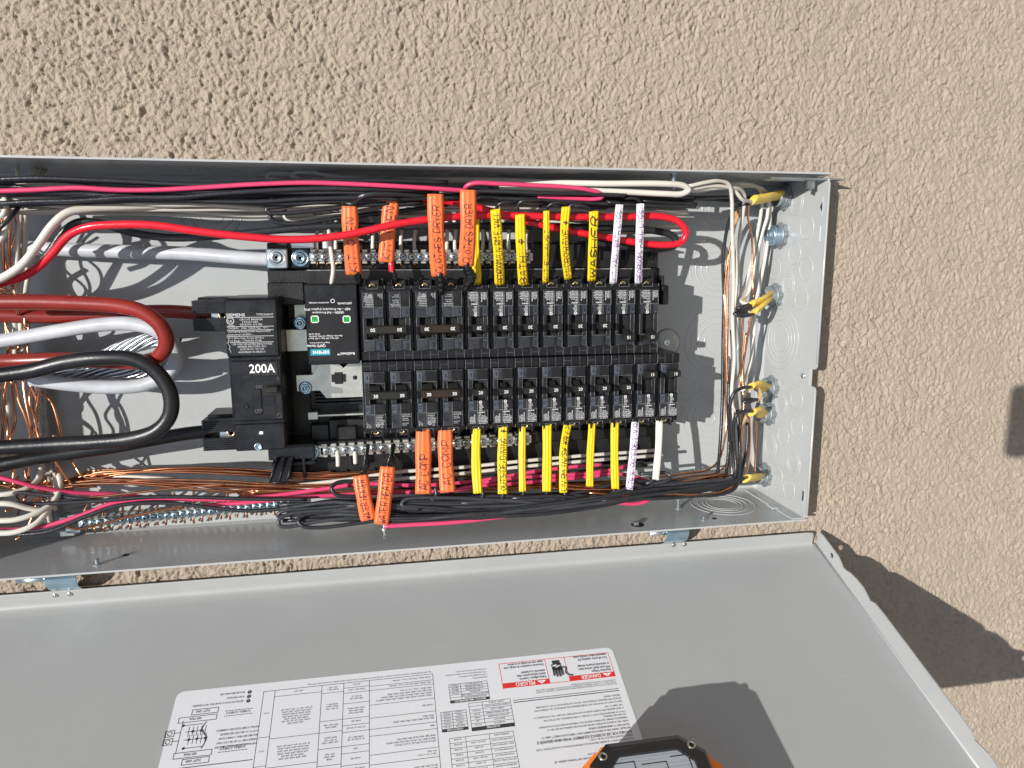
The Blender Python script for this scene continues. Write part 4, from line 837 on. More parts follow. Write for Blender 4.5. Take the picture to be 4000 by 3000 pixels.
mt('SIEMENS', 884, 1237, 4.0, bold=.14, sx=1.1); mt('TYPE EQ8695', 1068, 1231, 2.6, 'RIGHT'); mt('CIRCUIT BREAKER', 935, 1252, 2.5); mt('2 POLE UNIT,', 945, 1262, 2.5); mt('ISSUE NO. DY-785', 937, 1272, 2.5); mt('LISTED', 890, 1276, 2.0)
mt('120/240V~   60Hz   HACR Type   40\u00b0C', 890, 1286, 2.2); mt('Interrupting Rating 22,000 Amperes RMS', 890, 1299, 2.25); mt('Symmetrical 120/240V ~', 890, 1311, 2.25); mt('75\u00b0C Wire Only, Torque 250 lb-in', 890, 1325, 2.25); mt('Wire Range - 1-300kcmil CU-AL', 890, 1335, 2.25)
mt('USE ONLY IN LISTED ENCLOSURES', 985, 1347, 2.3, 'CENTER'); mt('SIEMENS INDUSTRY, INC.', 985, 1357, 2.3, 'CENTER'); mt('NORCROSS, GA USA', 985, 1367, 2.3, 'CENTER'); mt('ASSEMBLED IN MEXICO', 985, 1378, 2.3, 'CENTER')
q = P(900, 1254, WZ+.4); b.ring(3.0, .45, .2, 20, Matrix.Translation((q[0], q[1], WZ+.4))); txt(b, 'UL', (q[0], q[1]-1.3, WZ+.6), 3.4, (1, 0, 0), (0, 1, 0), 'CENTER', .08)
for y in (1241, 1277, 1291, 1315, 1339):
    a = P(884, y, WZ+.4); c = P(1072, y, WZ+.4); b.box(a[0]+.4, c[0]-.6, a[1]-.2, a[1]+.2, WZ+.35, WZ+.5)
b.build('label_print', INKG, lp)
b = MB(); q0 = P(880, 1300, WZ+.4); rg = random.Random(4); pts = []
for k in range(14): pts.append((q0[0]+2.0+rg.uniform(-1, 1)+0.1*k, 212-k*1.35+rg.uniform(-.3, .3), WZ+.45))
b.tube(pts, [.2+rg.uniform(0, .7) for _ in pts], 6); b.build('torn_edge', GLINT_WEAR, lp)
b = MB(); a = P(979, 1415, WZ+.5); c = P(1092, 1463, WZ+.5); b.box(a[0], c[0]-1, c[1]-1, a[1], WZ+.5, WZ+1.4, .5); pl = b.build('rating_plate', BLK2, t)
b = MB(); q = P(1024, 1453, WZ+1.6); txt(b, '200A', (q[0], q[1]-.6, WZ+1.75), 11.5, (1, 0, 0), (0, 1, 0), 'CENTER', .3, 1, .92); b.build('rating_number', INKW, pl)
b = MB(); a = P(1026, 1516, WZ+.5); c = P(1078, 1620, WZ+.5); b.box(a[0], c[0], c[1], a[1], WZ+.4, WZ+.75, .1); wl = b.build('switch_well', DARK, t)
b = MB(); a = P(988, 1520, WZ+.5); c = P(1026, 1620, WZ+.5); b.box(a[0], c[0], c[1], a[1], WZ+.4, WZ+1.5, .5); a = P(1028, 1546, WZ); c = P(1076, 1585, WZ); b.box(a[0], c[0], c[1], a[1], WZ+.4, WZ+1.1, .4); b.build('switch_guard', BLK, t)
b = MB(); a = P(1022, 1510, 104); b.box(a[0]+3, a[0]+13.5, a[1]-6.5, a[1]-1, WZ+.5, 104, .8); b.build('switch_handle', TIEO, t)
b = MB()
def et(s, x, y, size): q = P(x, y, WZ+.5); txt(b, s, (q[0], q[1], WZ+1.6), size, (1, 0, 0), (0, 1, 0), 'LEFT', .04, 1, .85)
et('ON', 1000, 1516, 4.4); et('OFF', 995, 1612, 5); q = P(1093, 1623, WZ); b.ring(2, .3, .5, 16, Matrix.Translation((q[0], q[1], WZ+.4))); b.box(P(1086, 1500, WZ)[0], P(1086, 1500, WZ)[0]+.5, 168, 171.5, WZ+.4, WZ+.8)
b.build('embossed_mark', mat('embossed_grey', (0.09, 0.09, 0.10), .5), t)
for x, y, m, r in ((960, 1587, DARK, 1.6), (1008, 1745, ZINCB, 2.6)):
    q = P(x, y, WZ); b = MB(); b.lathe([(r+1, -.1), (r+.9, .9), (r, 1.0), (r*.9, .6), (0.01, .5)], 16, Matrix.Translation((q[0], q[1], WZ-1 if y > 1700 else WZ+.4))); o = b.build('screw', m, t)
b = MB(); q = P(1019, 1692, WZ); b.prism([(q[0]-2, q[1]-1), (q[0]+1.6, q[1]-1.4), (q[0]+2, q[1]+1.2), (q[0]-1, q[1]+1.6)], WZ-1, WZ-.8); b.build('paint_spot', INKW, t)
for (xa, ya, xb, yb, dw, dark) in ((745, 1165, 862, 1300, 0, 0), (785, 1635, 905, 1765, 0, 1)):      # ribbed lug insulators
    a = P(xa, ya, 66); c = P(xb, yb, 66); u0, u1, v1, v0 = a[0], 274.5, a[1], c[1]; H = v1-v0; b = MB()
    b.box(u0+2, u1, v0, v1, 14, 50, .8)
    for v in (v1-3.2-k*2.0 for k in range(6)): b.box(u0, u1, v-.55, v+.55, 48, 66)
    for v in (v0+2.6+k*2.0 for k in range(6)): b.box(u0, u1, v-.55, v+.55, 48, 66)
    b.box(u0+.5, u1, v1-14.5, v1-2.4, 46, 64.6); b.box(u0+.5, u1, v0+2, v0+14, 46, 64.6)
    lg = b.build('lug_insulator', BLK, t)
    vm = (v0+v1)/2; b = MB(); b.box(u1-19, u1-.5, vm-4.6, vm+4.6, 40, 57, .6); l2 = b.build('lug', ZINC, lg)
    b = MB(); b.lathe([(4.2, 56), (4.1, 58.5), (2.6, 58.8), (2.2, 57), (0.01, 57)], 18, Matrix.Translation((u1-8, vm, 0))); b.build('lug_screw', BRASS, lg)
# hold-down foot below the main breaker
b = MB(); b.add([(*P(1085, 1785, 60)[:2], 60), (*P(1145, 1785, 60)[:2], 60), (*P(1118, 1885, 74)[:2], 74), (*P(1052, 1885, 74)[:2], 74), (*P(1085, 1785, 54)[:2], 54), (*P(1145, 1785, 54)[:2], 54), (*P(1118, 1885, 70)[:2], 70), (*P(1052, 1885, 70)[:2], 70)], [(0, 3, 2, 1), (4, 5, 6, 7), (0, 1, 5, 4), (1, 2, 6, 5), (2, 3, 7, 6), (3, 0, 4, 7)])
b.tube([P(1052, 1885, 74), P(1085, 1785, 62)], .9, 6); b.tube([P(1120, 1885, 74), P(1146, 1785, 62)], .9, 6); b.tube([P(1088, 1885, 74.5), P(1116, 1785, 61.5)], .7, 6); b.tube([P(1052, 1885, 74), P(1120, 1885, 74)], .9, 6)
b.box(300, 345, 82, 98, 20, 58, 1); b.box(318, 321, 62, 84, 20, 58, .5); b.box(332, 335, 62, 84, 20, 58, .5); b.box(302, 345, 76, 79, 20, 57, .5)
b.build('support_foot', BLK, base)

# ================================================================ WIRES
def cat_(n): return n
def wire(name, label, pts, r, m, cat='wire', group=None, seg=8, sub=6, world=False, wob=0.0, seed=0):
    q = [p if world else P(*p) for p in pts]; q = spline(q, sub)
    if wob:
        rg = random.Random(seed+len(q)); ph = [rg.uniform(0, 6.3) for _ in range(4)]
        q = [(a+wob*math.sin(i*.31+ph[0]), b_+wob*math.sin(i*.23+ph[1]), c+wob*math.sin(i*.27+ph[2])) for i, (a, b_, c) in enumerate(q)]
    b = MB(); b.tube(q, r, seg); o = b.build(name, m, None, q[0]); tag(o, label, cat, group); return o
def mmpx(w): return (CAM[2]-w)/F/0.97
# heavy service conductors ------------------------------------------------------
wire('service_cable', 'thick brownish red cable making a wide loop at the left of the panel', [(-60, 1180, 88), (150, 1180, 90), (330, 1186, 92), (470, 1196, 94), (560, 1220, 95), (625, 1270, 95), (650, 1335, 93), (625, 1388, 88), (560, 1412, 80), (420, 1412, 72), (250, 1404, 66), (60, 1410, 60), (-60, 1412, 60)], 6.7, C_RED, 'cable', seg=18, sub=8)
wire('service_cable', 'thick dark red cable running straight into the upper lug of the main breaker', [(-60, 1230, 50), (150, 1236, 48), (380, 1232, 46), (560, 1218, 46), (700, 1218, 48), (830, 1232, 50)], 6.4, C_RED, 'cable', seg=16, sub=8)
wire('service_cable', 'thick black cable bending in a wide loop below the red loop', [(-60, 1472, 86), (120, 1448, 88), (260, 1414, 92), (400, 1398, 96), (520, 1404, 97), (610, 1452, 97), (664, 1535, 96), (664, 1620, 94), (615, 1680, 92), (520, 1712, 88), (380, 1726, 84), (200, 1736, 80), (-60, 1752, 78)], 6.8, C_BLK, 'cable', seg=18, sub=8)
wire('service_cable', 'thick black cable running into the lower lug of the main breaker', [(-60, 1830, 64), (100, 1796, 62), (280, 1768, 58), (450, 1744, 56), (620, 1712, 54), (760, 1690, 52), (880, 1682, 50)], 6.6, C_BLK, 'cable', seg=16, sub=8)
wire('service_cable', 'thick white cable feeding the upper neutral lug at the left', [(-60, 958, 18), (120, 968, 20), (320, 978, 24), (520, 984, 28), (760, 992, 38), (930, 1006, 46), (1052, 1014, 46)], 6.6, C_WHT, 'cable', seg=16, sub=8)
wire('service_cable', 'thick white cable looping back under the red and black loops', [(-60, 1342, 50), (90, 1318, 52), (250, 1290, 55), (400, 1268, 58), (520, 1266, 60), (620, 1296, 62), (680, 1362, 60), (685, 1418, 56), (640, 1470, 52), (560, 1504, 50), (420, 1512, 50), (260, 1500, 52), (120, 1480, 54)], 6.6, C_WHT, 'cable', seg=16, sub=8)
# bare twisted aluminium strands under the loops
def strands(name, label, path, R, n, r, turns, m):
    c = spline([P(*p) for p in path], 8); t = thing(name, label, 'cable', c[0]); N = len(c)
    for k in range(n):
        pts = []
        for i, q in enumerate(c):
            a = 2*math.pi*k/n+turns*2*math.pi*i/N; d = np.array(c[min(i+1, N-1)])-np.array(c[max(i-1, 0)]); d = d/np.linalg.norm(d)
            s = np.cross(d, (0, 0, 1)); s /= np.linalg.norm(s); f = np.cross(s, d)
            pts.append(tuple(np.array(q)+(s*math.cos(a)+f*math.sin(a)*.7)*R))
        b = MB(); b.tube(pts, r, 6); b.build('strand', m, t, c[0])
    return t
strands('stranded_cable', 'bare twisted aluminium cable curving behind the red loop', [(180, 1496, 34), (330, 1448, 34), (420, 1390, 36), (520, 1348, 40), (620, 1326, 44), (700, 1350, 42)], 6.4, 9, 1.9, 1.0, W_AL)
strands('stranded_cable', 'bare twisted aluminium cable lying under the black loop', [(140, 1476, 36), (300, 1462, 36), (420, 1452, 38), (540, 1452, 38), (640, 1430, 40)], 5.6, 9, 1.7, 1.0, W_AL)
strands('stranded_cable', 'stranded bare wire running down behind the copper at the left', [(165, 1380, 14), (155, 1560, 14), (168, 1720, 14), (175, 1880, 16), (190, 2050, 16)], 4.6, 10, 1.4, 3.5, W_AL)
# medium wires, upper left
wire('feeder_wire', 'bright red wire sweeping across the panel and looping back at the right', [(-60, 1118, 70), (60, 1092, 74), (130, 1058, 78), (200, 996, 84), (268, 920, 90), (340, 888, 95), (450, 878, 98), (600, 880, 100), (760, 902, 100), (950, 924, 98), (1150, 936, 96), (1340, 920, 95), (1560, 874, 94), (1760, 848, 91), (1960, 842, 88), (2200, 847, 86), (2440, 848, 84), (2580, 846, 84), (2650, 866, 84), (2680, 908, 83), (2664, 944, 81), (2605, 957, 80), (2490, 948, 79), (2350, 924, 78), (2200, 898, 77), (2050, 862, 76), (1930, 828, 75), (1820, 800, 74), (1700, 778, 72), (1600, 775, 70)], 3.45, W_RED, seg=14)
wire('feeder_wire', 'thick black wire following the red wire and curving at its right end', [(-60, 1112, 62), (110, 1070, 66), (190, 990, 72), (250, 905, 76), (310, 868, 78), (390, 872, 76), (500, 905, 70), (650, 928, 66), (850, 922, 64), (1050, 902, 64), (1250, 885, 66), (1500, 884, 66), (1900, 882, 62), (2300, 888, 60), (2560, 902, 58), (2632, 925, 58), (2640, 955, 58), (2590, 972, 60), (2450, 965, 62), (2300, 945, 62)], 3.6, W_BLK, seg=12)
wire('feeder_wire', 'thick cream wire rising from the left edge into the upper bundle', [(-60, 1112, 80), (20, 1080, 84), (90, 1030, 88), (150, 955, 90), (205, 880, 90), (262, 832, 88), (340, 815, 84), (500, 806, 78), (700, 800, 70), (950, 802, 62)], 3.6, W_WHT, seg=12)
# pink and black leads of the upper bundle
GU = 'wires of the upper bundle'
wire('pink_wire', 'pink wire running along the upper bundle from the left edge', [(-60, 748, 98), (120, 742, 98), (300, 734, 98), (450, 742, 96), (600, 742, 96), (800, 732, 96), (1000, 720, 96), (1200, 714, 97), (1400, 720, 98), (1560, 728, 98), (1720, 738, 96), (1820, 745, 92)], 2.1, W_PNK)
wire('pink_wire', 'pink wire bending out of the right CLOTHES DRYER sleeve', [(1812, 755, 86), (1822, 728, 92), (1850, 716, 95), (1950, 718, 96), (2080, 724, 95), (2200, 730, 94), (2300, 742, 92), (2345, 756, 90), (2352, 770, 88), (2325, 777, 86), (2240, 775, 84), (2100, 768, 82)], 2.1, W_PNK)
def strandset(base_pts, n, r, m, name, label, group, sy=10, sw=12, seed=0, endj=30, cat='wire', seg=7):
    rg = random.Random(seed)
    for k in range(n):
        dy = (k/(max(1, n-1))-.5)*2*sy; pts = []; ph = rg.uniform(0, 6); dw = rg.uniform(-sw, sw)
        for i, (x, y, w) in enumerate(base_pts):
            e = rg.uniform(-endj, endj) if i in (0, len(base_pts)-1) else 0
            pts.append((x+e, y+dy*(0.55+.45*math.sin(ph+i*1.3))+rg.uniform(-3, 3), max(3, w+dw+rg.uniform(-3, 3))))
        wire(name, label, pts, r, (W_BLK2 if m is W_BLK else (W_CU2 if m is W_CU else m)) if k % 2 else m, cat, group, seg=seg)
# black strands, top, and cross-over
for i, pts in enumerate([
    [(-60, 702, 96), (150, 696, 97), (330, 702, 96), (520, 710, 94), (760, 722, 92), (950, 716, 92), (1200, 705, 90), (1500, 706, 88), (1750, 712, 86)],
    [(-60, 712, 90), (200, 704, 90), (400, 716, 90), (640, 728, 88), (860, 722, 88), (1100, 730, 86), (1380, 728, 86), (1600, 730, 84)],
    [(-60, 800, 92), (120, 788, 93), (300, 784, 94), (500, 772, 95), (700, 770, 95), (850, 757, 96), (1050, 744, 96), (1250, 736, 96), (1450, 738, 94), (1650, 742, 90)],
    [(-60, 722, 84), (60, 728, 85), (150, 745, 86), (300, 760, 88), (450, 768, 90), (620, 776, 90), (820, 786, 88), (1000, 788, 88), (1200, 776, 88), (1400, 772, 88), (1560, 778, 84)],
    [(-60, 810, 80), (180, 796, 82), (420, 786, 84), (650, 782, 84), (900, 790, 84), (1150, 795, 84), (1350, 782, 84), (1600, 775, 82), (1800, 772, 80)],
]): wire('black_wire', ['black wire running highest under the upper edge at the left', 'second black wire under the upper edge just above the pink wire', 'black wire rising from the left edge to run just below the pink wire', 'black wire crossing under the pink wire at the left edge', 'lowest long black wire of the upper bundle left of the sleeves'][i], pts, 2.15, W_BLK)
GB = 'black wires packed in the upper bundle'; LBu = 'black insulated wire packed in the upper bundle'
for i, pts in enumerate([
    [(1800, 782, 70), (1500, 775, 74), (1250, 790, 78), (1090, 806, 80), (1042, 814, 80), (1044, 828, 80), (1110, 834, 80), (1260, 818, 80), (1420, 800, 78), (1650, 792, 76)],
    [(1750, 800, 60), (1500, 830, 62), (1290, 856, 66), (1150, 874, 68), (1082, 868, 68), (1056, 846, 68), (1070, 830, 66), (1120, 822, 66)],
    [(1840, 745, 82), (2000, 748, 88), (2150, 755, 90), (2280, 757, 91), (2400, 762, 91), (2442, 758, 90), (2444, 748, 90), (2410, 745, 88), (2300, 748, 84), (2100, 742, 80)],
    [(1800, 768, 78), (1950, 776, 80), (2120, 780, 82), (2260, 790, 82), (2420, 798, 82), (2560, 806, 82), (2680, 806, 80), (2712, 800, 80), (2690, 795, 78), (2500, 786, 76)],
    [(1700, 752, 70), (1950, 760, 70), (2200, 765, 72), (2450, 775, 72), (2640, 778, 72), (2716, 776, 72), (2660, 788, 72), (2420, 788, 72)],
    [(2160, 740, 72), (2320, 752, 74), (2440, 765, 74), (2500, 775, 74), (2580, 782, 72), (2690, 788, 70)],
]): wire('black_wire', ['black wire bent back in a flat loop left of the KIT. OVEN sleeves, upper', 'black wire bent back in a flat loop left of the KIT. OVEN sleeves, lower', 'black wire doubling back in a loop just past the end of the pink wire', 'longest black loop of the upper bundle, reaching right of the sleeves', 'black loop reaching right of the sleeves under the thick white loop', 'black wire crossing the pink wire end towards the right'][i], pts, 2.05, W_BLK, group=GB, wob=.3, seed=i)
strandset([(1650, 765, 62), (1900, 772, 64), (2150, 780, 66), (2400, 788, 66), (2600, 792, 66), (2700, 796, 66)], 5, 2.0, W_BLK, 'black_wire', LBu, GB, sy=16, sw=8, seed=5)
strandset([(1400, 752, 66), (1650, 758, 68), (1900, 762, 70), (2150, 768, 70), (2380, 772, 70)], 3, 2.0, W_BLK, 'black_wire', 'black wire of the upper bundle behind the sleeve tops', GB, sy=12, sw=8, seed=15)
strandset([(700, 770, 74), (950, 768, 74), (1200, 764, 74), (1450, 760, 74), (1680, 762, 72)], 3, 2.0, W_BLK, 'black_wire', 'black wire of the upper bundle left of the CLOTHES DRYER sleeves', GB, sy=16, sw=6, seed=25)
wire('feeder_wire', 'thick black wire bending down into the left KIT. OVEN sleeve', [(1383, 830, 72), (1388, 790, 82), (1412, 768, 88), (1460, 756, 90), (1540, 756, 88), (1640, 764, 82), (1700, 770, 78)], 3.2, W_BLK, seg=12)
# short black tails arching out of the sleeves
for xt, yt, xa, ya, xe, ye, lb in [(1694, 770, 1700, 742, 1800, 732, 'left CLOTHES DRYER sleeve'), (1940, 830, 1948, 792, 2040, 785, 'BEDROOM/LIV.RM sleeve'), (2022, 850, 2030, 785, 2180, 778, 'BATH sleeve'), (2136, 835, 2146, 795, 2250, 805, 'KIT EXHAUST sleeve'), (2216, 820, 2222, 800, 2290, 800, 'MICROWAVE sleeve'), (2314, 838, 2295, 806, 2225, 800, 'WASHER sleeve'), (2420, 812, 2428, 792, 2360, 780, 'KIT/HALL/BATH sleeve'), (2502, 808, 2495, 775, 2430, 762, 'BEDROOM/HALL sleeve')]:
    sg = 1 if xe > xt else -1
    wire('black_wire', 'black wire arching out of the top of the '+lb, [(xt, yt+28, 72), (xt, yt, 78), (xt+(xa-xt)*.5, ya+12, 84), (xa+sg*14, ya, 86), (xa+sg*50, ya-2, 85), (xe, ye, 78), (xe+sg*120, ye+6, 70)], 1.75, W_BLK)
# white wires of the upper bundle
GW = 'white wires packed in the upper bundle'; LW = 'white insulated wire packed in the upper bundle'
wire('white_wire', 'thick white wire along the upper edge doubling back in a loop at the right', [(1150, 686, 44), (1400, 706, 52), (1700, 702, 58), (1950, 704, 62), (2150, 713, 74), (2350, 717, 90), (2600, 718, 98), (2672, 726, 97), (2690, 742, 96), (2665, 757, 95), (2600, 757, 94), (2450, 750, 90), (2200, 742, 84), (1950, 735, 78)], 2.9, W_WHT, seg=12)
wire('white_wire', 'shaded white wire forming the outer loop under the upper edge', [(1550, 706, 56), (1330, 690, 56), (1190, 672, 58), (1148, 676, 58), (1142, 688, 57), (1165, 698, 56), (1300, 713, 54), (1450, 716, 52)], 2.2, W_GRY)
wire('white_wire', 'shaded white wire forming the inner loop under the upper edge', [(1250, 684, 50), (1110, 676, 52), (1052, 679, 53), (1046, 692, 52), (1075, 702, 52), (1180, 708, 50), (1300, 706, 48)], 2.2, W_GRY)
for i, pts in enumerate([
    [(1650, 745, 60), (1450, 752, 66), (1250, 768, 70), (1120, 782, 72), (1064, 780, 72), (1066, 766, 72), (1130, 758, 70), (1300, 750, 64)],
    [(1700, 790, 48), (1500, 808, 54), (1330, 838, 60), (1190, 856, 62), (1120, 854, 62), (1112, 840, 62), (1150, 828, 60), (1300, 822, 54)],
]): wire('white_wire', ['white wire forming a flat loop left of the KIT. OVEN sleeves, upper of two', 'white wire forming a flat loop left of the KIT. OVEN sleeves, lower of two'][i], pts, 2.0, W_WHT)
strandset([(-60, 730, 70), (200, 724, 74), (480, 714, 78), (700, 724, 76), (900, 735, 72), (1200, 745, 66)], 3, 2.1, W_WHT, 'white_wire', 'white wire beside the pink wire at the upper left', GW, sy=12, sw=6, seed=1)
strandset([(-60, 768, 70), (150, 760, 72), (350, 780, 72), (600, 792, 72), (850, 786, 68), (1050, 800, 60), (1300, 812, 50)], 4, 2.1, W_WHT, 'white_wire', 'white wire just under the black wires at the upper left', GW, sy=18, sw=8, seed=2)
strandset([(-60, 830, 58), (120, 826, 60), (320, 822, 60), (560, 818, 58), (800, 834, 54), (1000, 842, 50), (1200, 830, 46)], 4, 2.0, W_WHT, 'white_wire', 'white wire lying on the back above the thick red wire', GW, sy=16, sw=8, seed=3)
strandset([(1500, 840, 40), (1800, 836, 42), (2100, 838, 44), (2400, 848, 46), (2600, 835, 48), (2700, 826, 48)], 3, 1.9, W_WHT, 'white_wire', 'white wire behind the red loop at the right', GW, sy=14, sw=6, seed=4)
strandset([(1900, 862, 48), (2150, 872, 48), (2350, 896, 48), (2500, 895, 48), (2660, 884, 46)], 2, 1.9, W_WHT, 'white_wire', 'white wire inside the red loop at the right', GW, sy=12, sw=5, seed=6)
strandset([(1600, 800, 50), (1900, 806, 52), (2200, 815, 54), (2450, 828, 54)], 3, 1.9, W_WHT, 'white_wire', LW, GW, sy=16, sw=6, seed=7)
strandset([(-60, 755, 84), (200, 752, 86), (450, 752, 88), (700, 748, 88), (950, 748, 88), (1200, 748, 86), (1450, 748, 84), (1650, 752, 80)], 3, 2.0, W_BLK, 'black_wire', 'black wire lying just under the long pink wire', GB, sy=12, sw=5, seed=51)
strandset([(-60, 775, 66), (150, 790, 68), (350, 800, 68), (600, 805, 66), (850, 808, 64), (1080, 812, 60), (1350, 800, 56)], 4, 2.0, W_WHT, 'white_wire', 'white wire in the middle of the upper bundle at the left', GW, sy=16, sw=8, seed=52)
strandset([(1850, 770, 60), (2100, 790, 60), (2350, 805, 60), (2550, 815, 58), (2700, 818, 54)], 3, 2.0, W_WHT, 'white_wire', 'white wire under the black loops at the right of the upper bundle', GW, sy=12, sw=6, seed=53)
# white tails dropping to the upper neutral bar
k = 0
for x, col in [(1238, 0), (1276, 2), (1312, 0), (1456, 0), (1566, 0), (1620, 0), (1744, 0), (1778, 0), (1884, 0), (1916, 0), (1952, 0), (1988, 0), (2056, 0)]:
    wd = 3.6 if col == 2 else 1.95
    o = wire('neutral_tail', 'short white neutral wire dropping into the upper terminal bar, '+['first','second','third','fourth','fifth','sixth','seventh','eighth','ninth','tenth','eleventh','twelfth','thirteenth'][k]+' from the left', [(x+rnd.uniform(-14, 14), 835, 40), (x+2, 890, 44), (x+rnd.uniform(-3, 3), 940, 45), (x, 984, 45)], wd, (W_GRY if col else W_WHT), 'wire', 'neutral wires above the upper bar')
    b = MB(); b.tube([P(x, 1016, 46), P(x+1, 1044, 46)], 1.0, 7); e = b.build('bare_end', W_CU, None, P(x, 1016, 46)); k += 1; tag(e, 'bare copper wire end poking out below the upper terminal bar', 'wire end', 'copper ends below the upper bar')
wire('white_wire', 'white wire of the surge protector bending down from the red wire', [(1285, 900, 70), (1288, 940, 78), (1296, 1000, 82), (1302, 1050, 80), (1296, 1100, 76), (1296, 1112, 70)], 2.0, W_WHT)
for x, y in ((1319, 1775), (1387, 1768)):
    wire('white_wire', 'short white wire end hanging from the lower terminal bar, '+('left' if x < 1350 else 'right')+' of two', [(x-4, 1748, 48), (x, 1775, 52), (x+2, 1822 if x < 1350 else 1812, 54)], 2.3, W_WHT)

# ================================================================ SLEEVES
def sleeve(label, pts, wpx, m, text=None, ink=MARK, th=0.3, hgt=0.55, start=0.05, adv=None, lobes=3, cat='wire sleeve', group='cut cable jacket sleeves', sw=0.38, seed=0, open_top=True, span=0.9):
    rw = random.Random(int(pts[0][0])); am = rw.uniform(.4, 1.0); p0_ = rw.uniform(0, 6)
    q = spline([P(*p) for p in pts], 10); n = len(q); q = [np.array(a)+np.array((am*math.sin(p0_+i*.13), 0, am*.8*math.sin(p0_*2+i*.17))) for i, a in enumerate(q)]
    a = wpx/2*mmpx(pts[0][2]); Tk = max(2.2, a*0.52)
    t = thing('wire_sleeve', label, cat, tuple(q[0]), group=group)
    # arc length from the lower end, frames
    d = [q[min(i+1, n-1)]-q[max(i-1, 0)] for i in range(n)]; d = [x/np.linalg.norm(x) for x in d]
    def fr(i):
        tt = -d[i]; s = np.cross(tt, (0, 0, 1.0)); s /= np.linalg.norm(s); nn_ = np.cross(s, tt); return tt, s, nn_      # tt up the sleeve, s to the right, nn out
    def H(x):                                   # front height over half-width x in [-1, 1]
        x = max(-0.999, min(0.999, x)); return Tk*(1-abs(x)**3.2)**0.5+(0.32*math.cos(lobes*math.pi*x) if lobes else 0.0)*(1-abs(x)**4)
    K = 22
    b = MB(); o0 = 0; rings = []
    prof = [(math.cos(math.pi*k/K), 1) for k in range(K+1)]+[(-math.cos(math.pi*k/8), -1) for k in range(1, 8)]
    rg = random.Random(seed+int(wpx)); wob = [rg.uniform(-1, 1) for _ in range(4)]
    for i in range(n):
        tt, s, nn_ = fr(i); ws = 1+0.035*math.sin(i*.5+wob[0]*3)
        for x, sd in prof:
            h = H(x) if sd > 0 else -Tk*.8*(1-abs(x)**3)**.5
            b.v.append(tuple(q[i]+s*x*a*ws+nn_*h))
    m_ = len(prof)
    for i in range(n-1):
        for k in range(m_): b.f.append((i*m_+k, (i+1)*m_+k, (i+1)*m_+(k+1) % m_, i*m_+(k+1) % m_)); b.sm.append(True)
    for i, dr in ((0, 1), (n-1, -1)):            # rim and hollow end
        tt, s, nn_ = fr(i); base_ = len(b.v)
        for x, sd in prof:
            h = (H(x) if sd > 0 else -Tk*.8*(1-abs(x)**3)**.5)*.66; b.v.append(tuple(q[i]+s*x*a*.84+nn_*h))
        for x, sd in prof:
            h = (H(x) if sd > 0 else -Tk*.8*(1-abs(x)**3)**.5)*.6; b.v.append(tuple(q[i]+s*x*a*.8+nn_*h-tt*4*dr))
        for k in range(m_):
            k2 = (k+1) % m_; f1 = (i*m_+k, i*m_+k2, base_+k2, base_+k); f2 = (base_+k, base_+k2, base_+m_+k2, base_+m_+k)
            b.f += [f1 if dr > 0 else f1[::-1], f2 if dr > 0 else f2[::-1]]; b.sm += [False, True]
        b.f.append(tuple(base_+m_+k for k in range(m_))); b.sm.append(False)
    so = b.build('jacket', m, t, tuple(q[0]))
    if text:
        L = [0.0]
        for i in range(n-1, 0, -1): L.append(L[-1]+float(np.linalg.norm(q[i]-q[i-1])))
        tot = L[-1]; rg = random.Random(seed+len(text)); Hh = 2*a*min(.66, hgt*1.22)
        st, wd = hand(text, rg, Hh, 1.0); sc = (tot*span)/wd if adv is None else adv
        def at(l, y):                             # l along, y across (up of the letters = to the left)
            l = max(0.2, min(tot-0.2, l)); j = 0
            while j < n-2 and L[j+1] < l: j += 1
            f = (l-L[j])/max(1e-6, L[j+1]-L[j]); i = n-1-j; c = q[i]*(1-f)+q[i-1]*f; tt, s, nn_ = fr(i)
            x = max(-.93, min(.93, -y/a)); return c+s*x*a+nn_*(H(x)+0.13)
        w = MB()
        for stc in st:
            cv = catr(stc, 4); pp = [at(start*tot+p[0]*sc, p[1]-Hh/2) for p in cv]
            w.tube([tuple(p) for p in pp], sw, 5)
        w.build('handwriting', ink, so, tuple(q[0]))
    return t
O_, Y_, W_ = S_ORG, S_YEL, S_WHT
sleeve('orange jacket sleeve lettered KIT. OVEN, left of the pair, red wire across it', [(1366, 806, 82), (1372, 900, 80), (1384, 1070, 72)], 58, O_, 'KIT. OVEN', MARK, span=.80, hgt=.42, sw=.36, seed=1)
sleeve('orange jacket sleeve lettered KIT. OVEN, right of the pair, red wire across it', [(1530, 775, 76), (1518, 880, 74), (1510, 1023, 72)], 58, O_, 'KIT. OVEN', MARK, span=.84, hgt=.42, sw=.36, seed=2)
sleeve('orange jacket sleeve lettered CLOTHES DRYER, left of the pair over the red wire', [(1700, 758, 102), (1706, 900, 99), (1717, 1075, 88)], 60, O_, 'CLOTHES DRYER', MARKR, span=.82, hgt=.36, sw=.36, seed=3)
sleeve('orange jacket sleeve lettered CLOTHES DRYER, right of the pair over the red wire', [(1830, 742, 103), (1826, 880, 100), (1818, 1036, 90)], 60, O_, 'CLOTHES DRYER', MARKR, span=.78, hgt=.36, sw=.36, seed=4)
sleeve('blank yellow jacket sleeve half hidden behind the right CLOTHES DRYER sleeve', [(1860, 844, 74), (1858, 980, 72), (1862, 1110, 68)], 34, Y_)
sleeve('yellow jacket sleeve lettered BEDROOM/LIV.RM E.WALL in the upper row', [(1937, 819, 102), (1942, 960, 90), (1949, 1110, 70)], 40, Y_, 'BEDROOM/LIV.RM E.WALL', MARKR, span=.93, hgt=.5, sw=.32, seed=5)
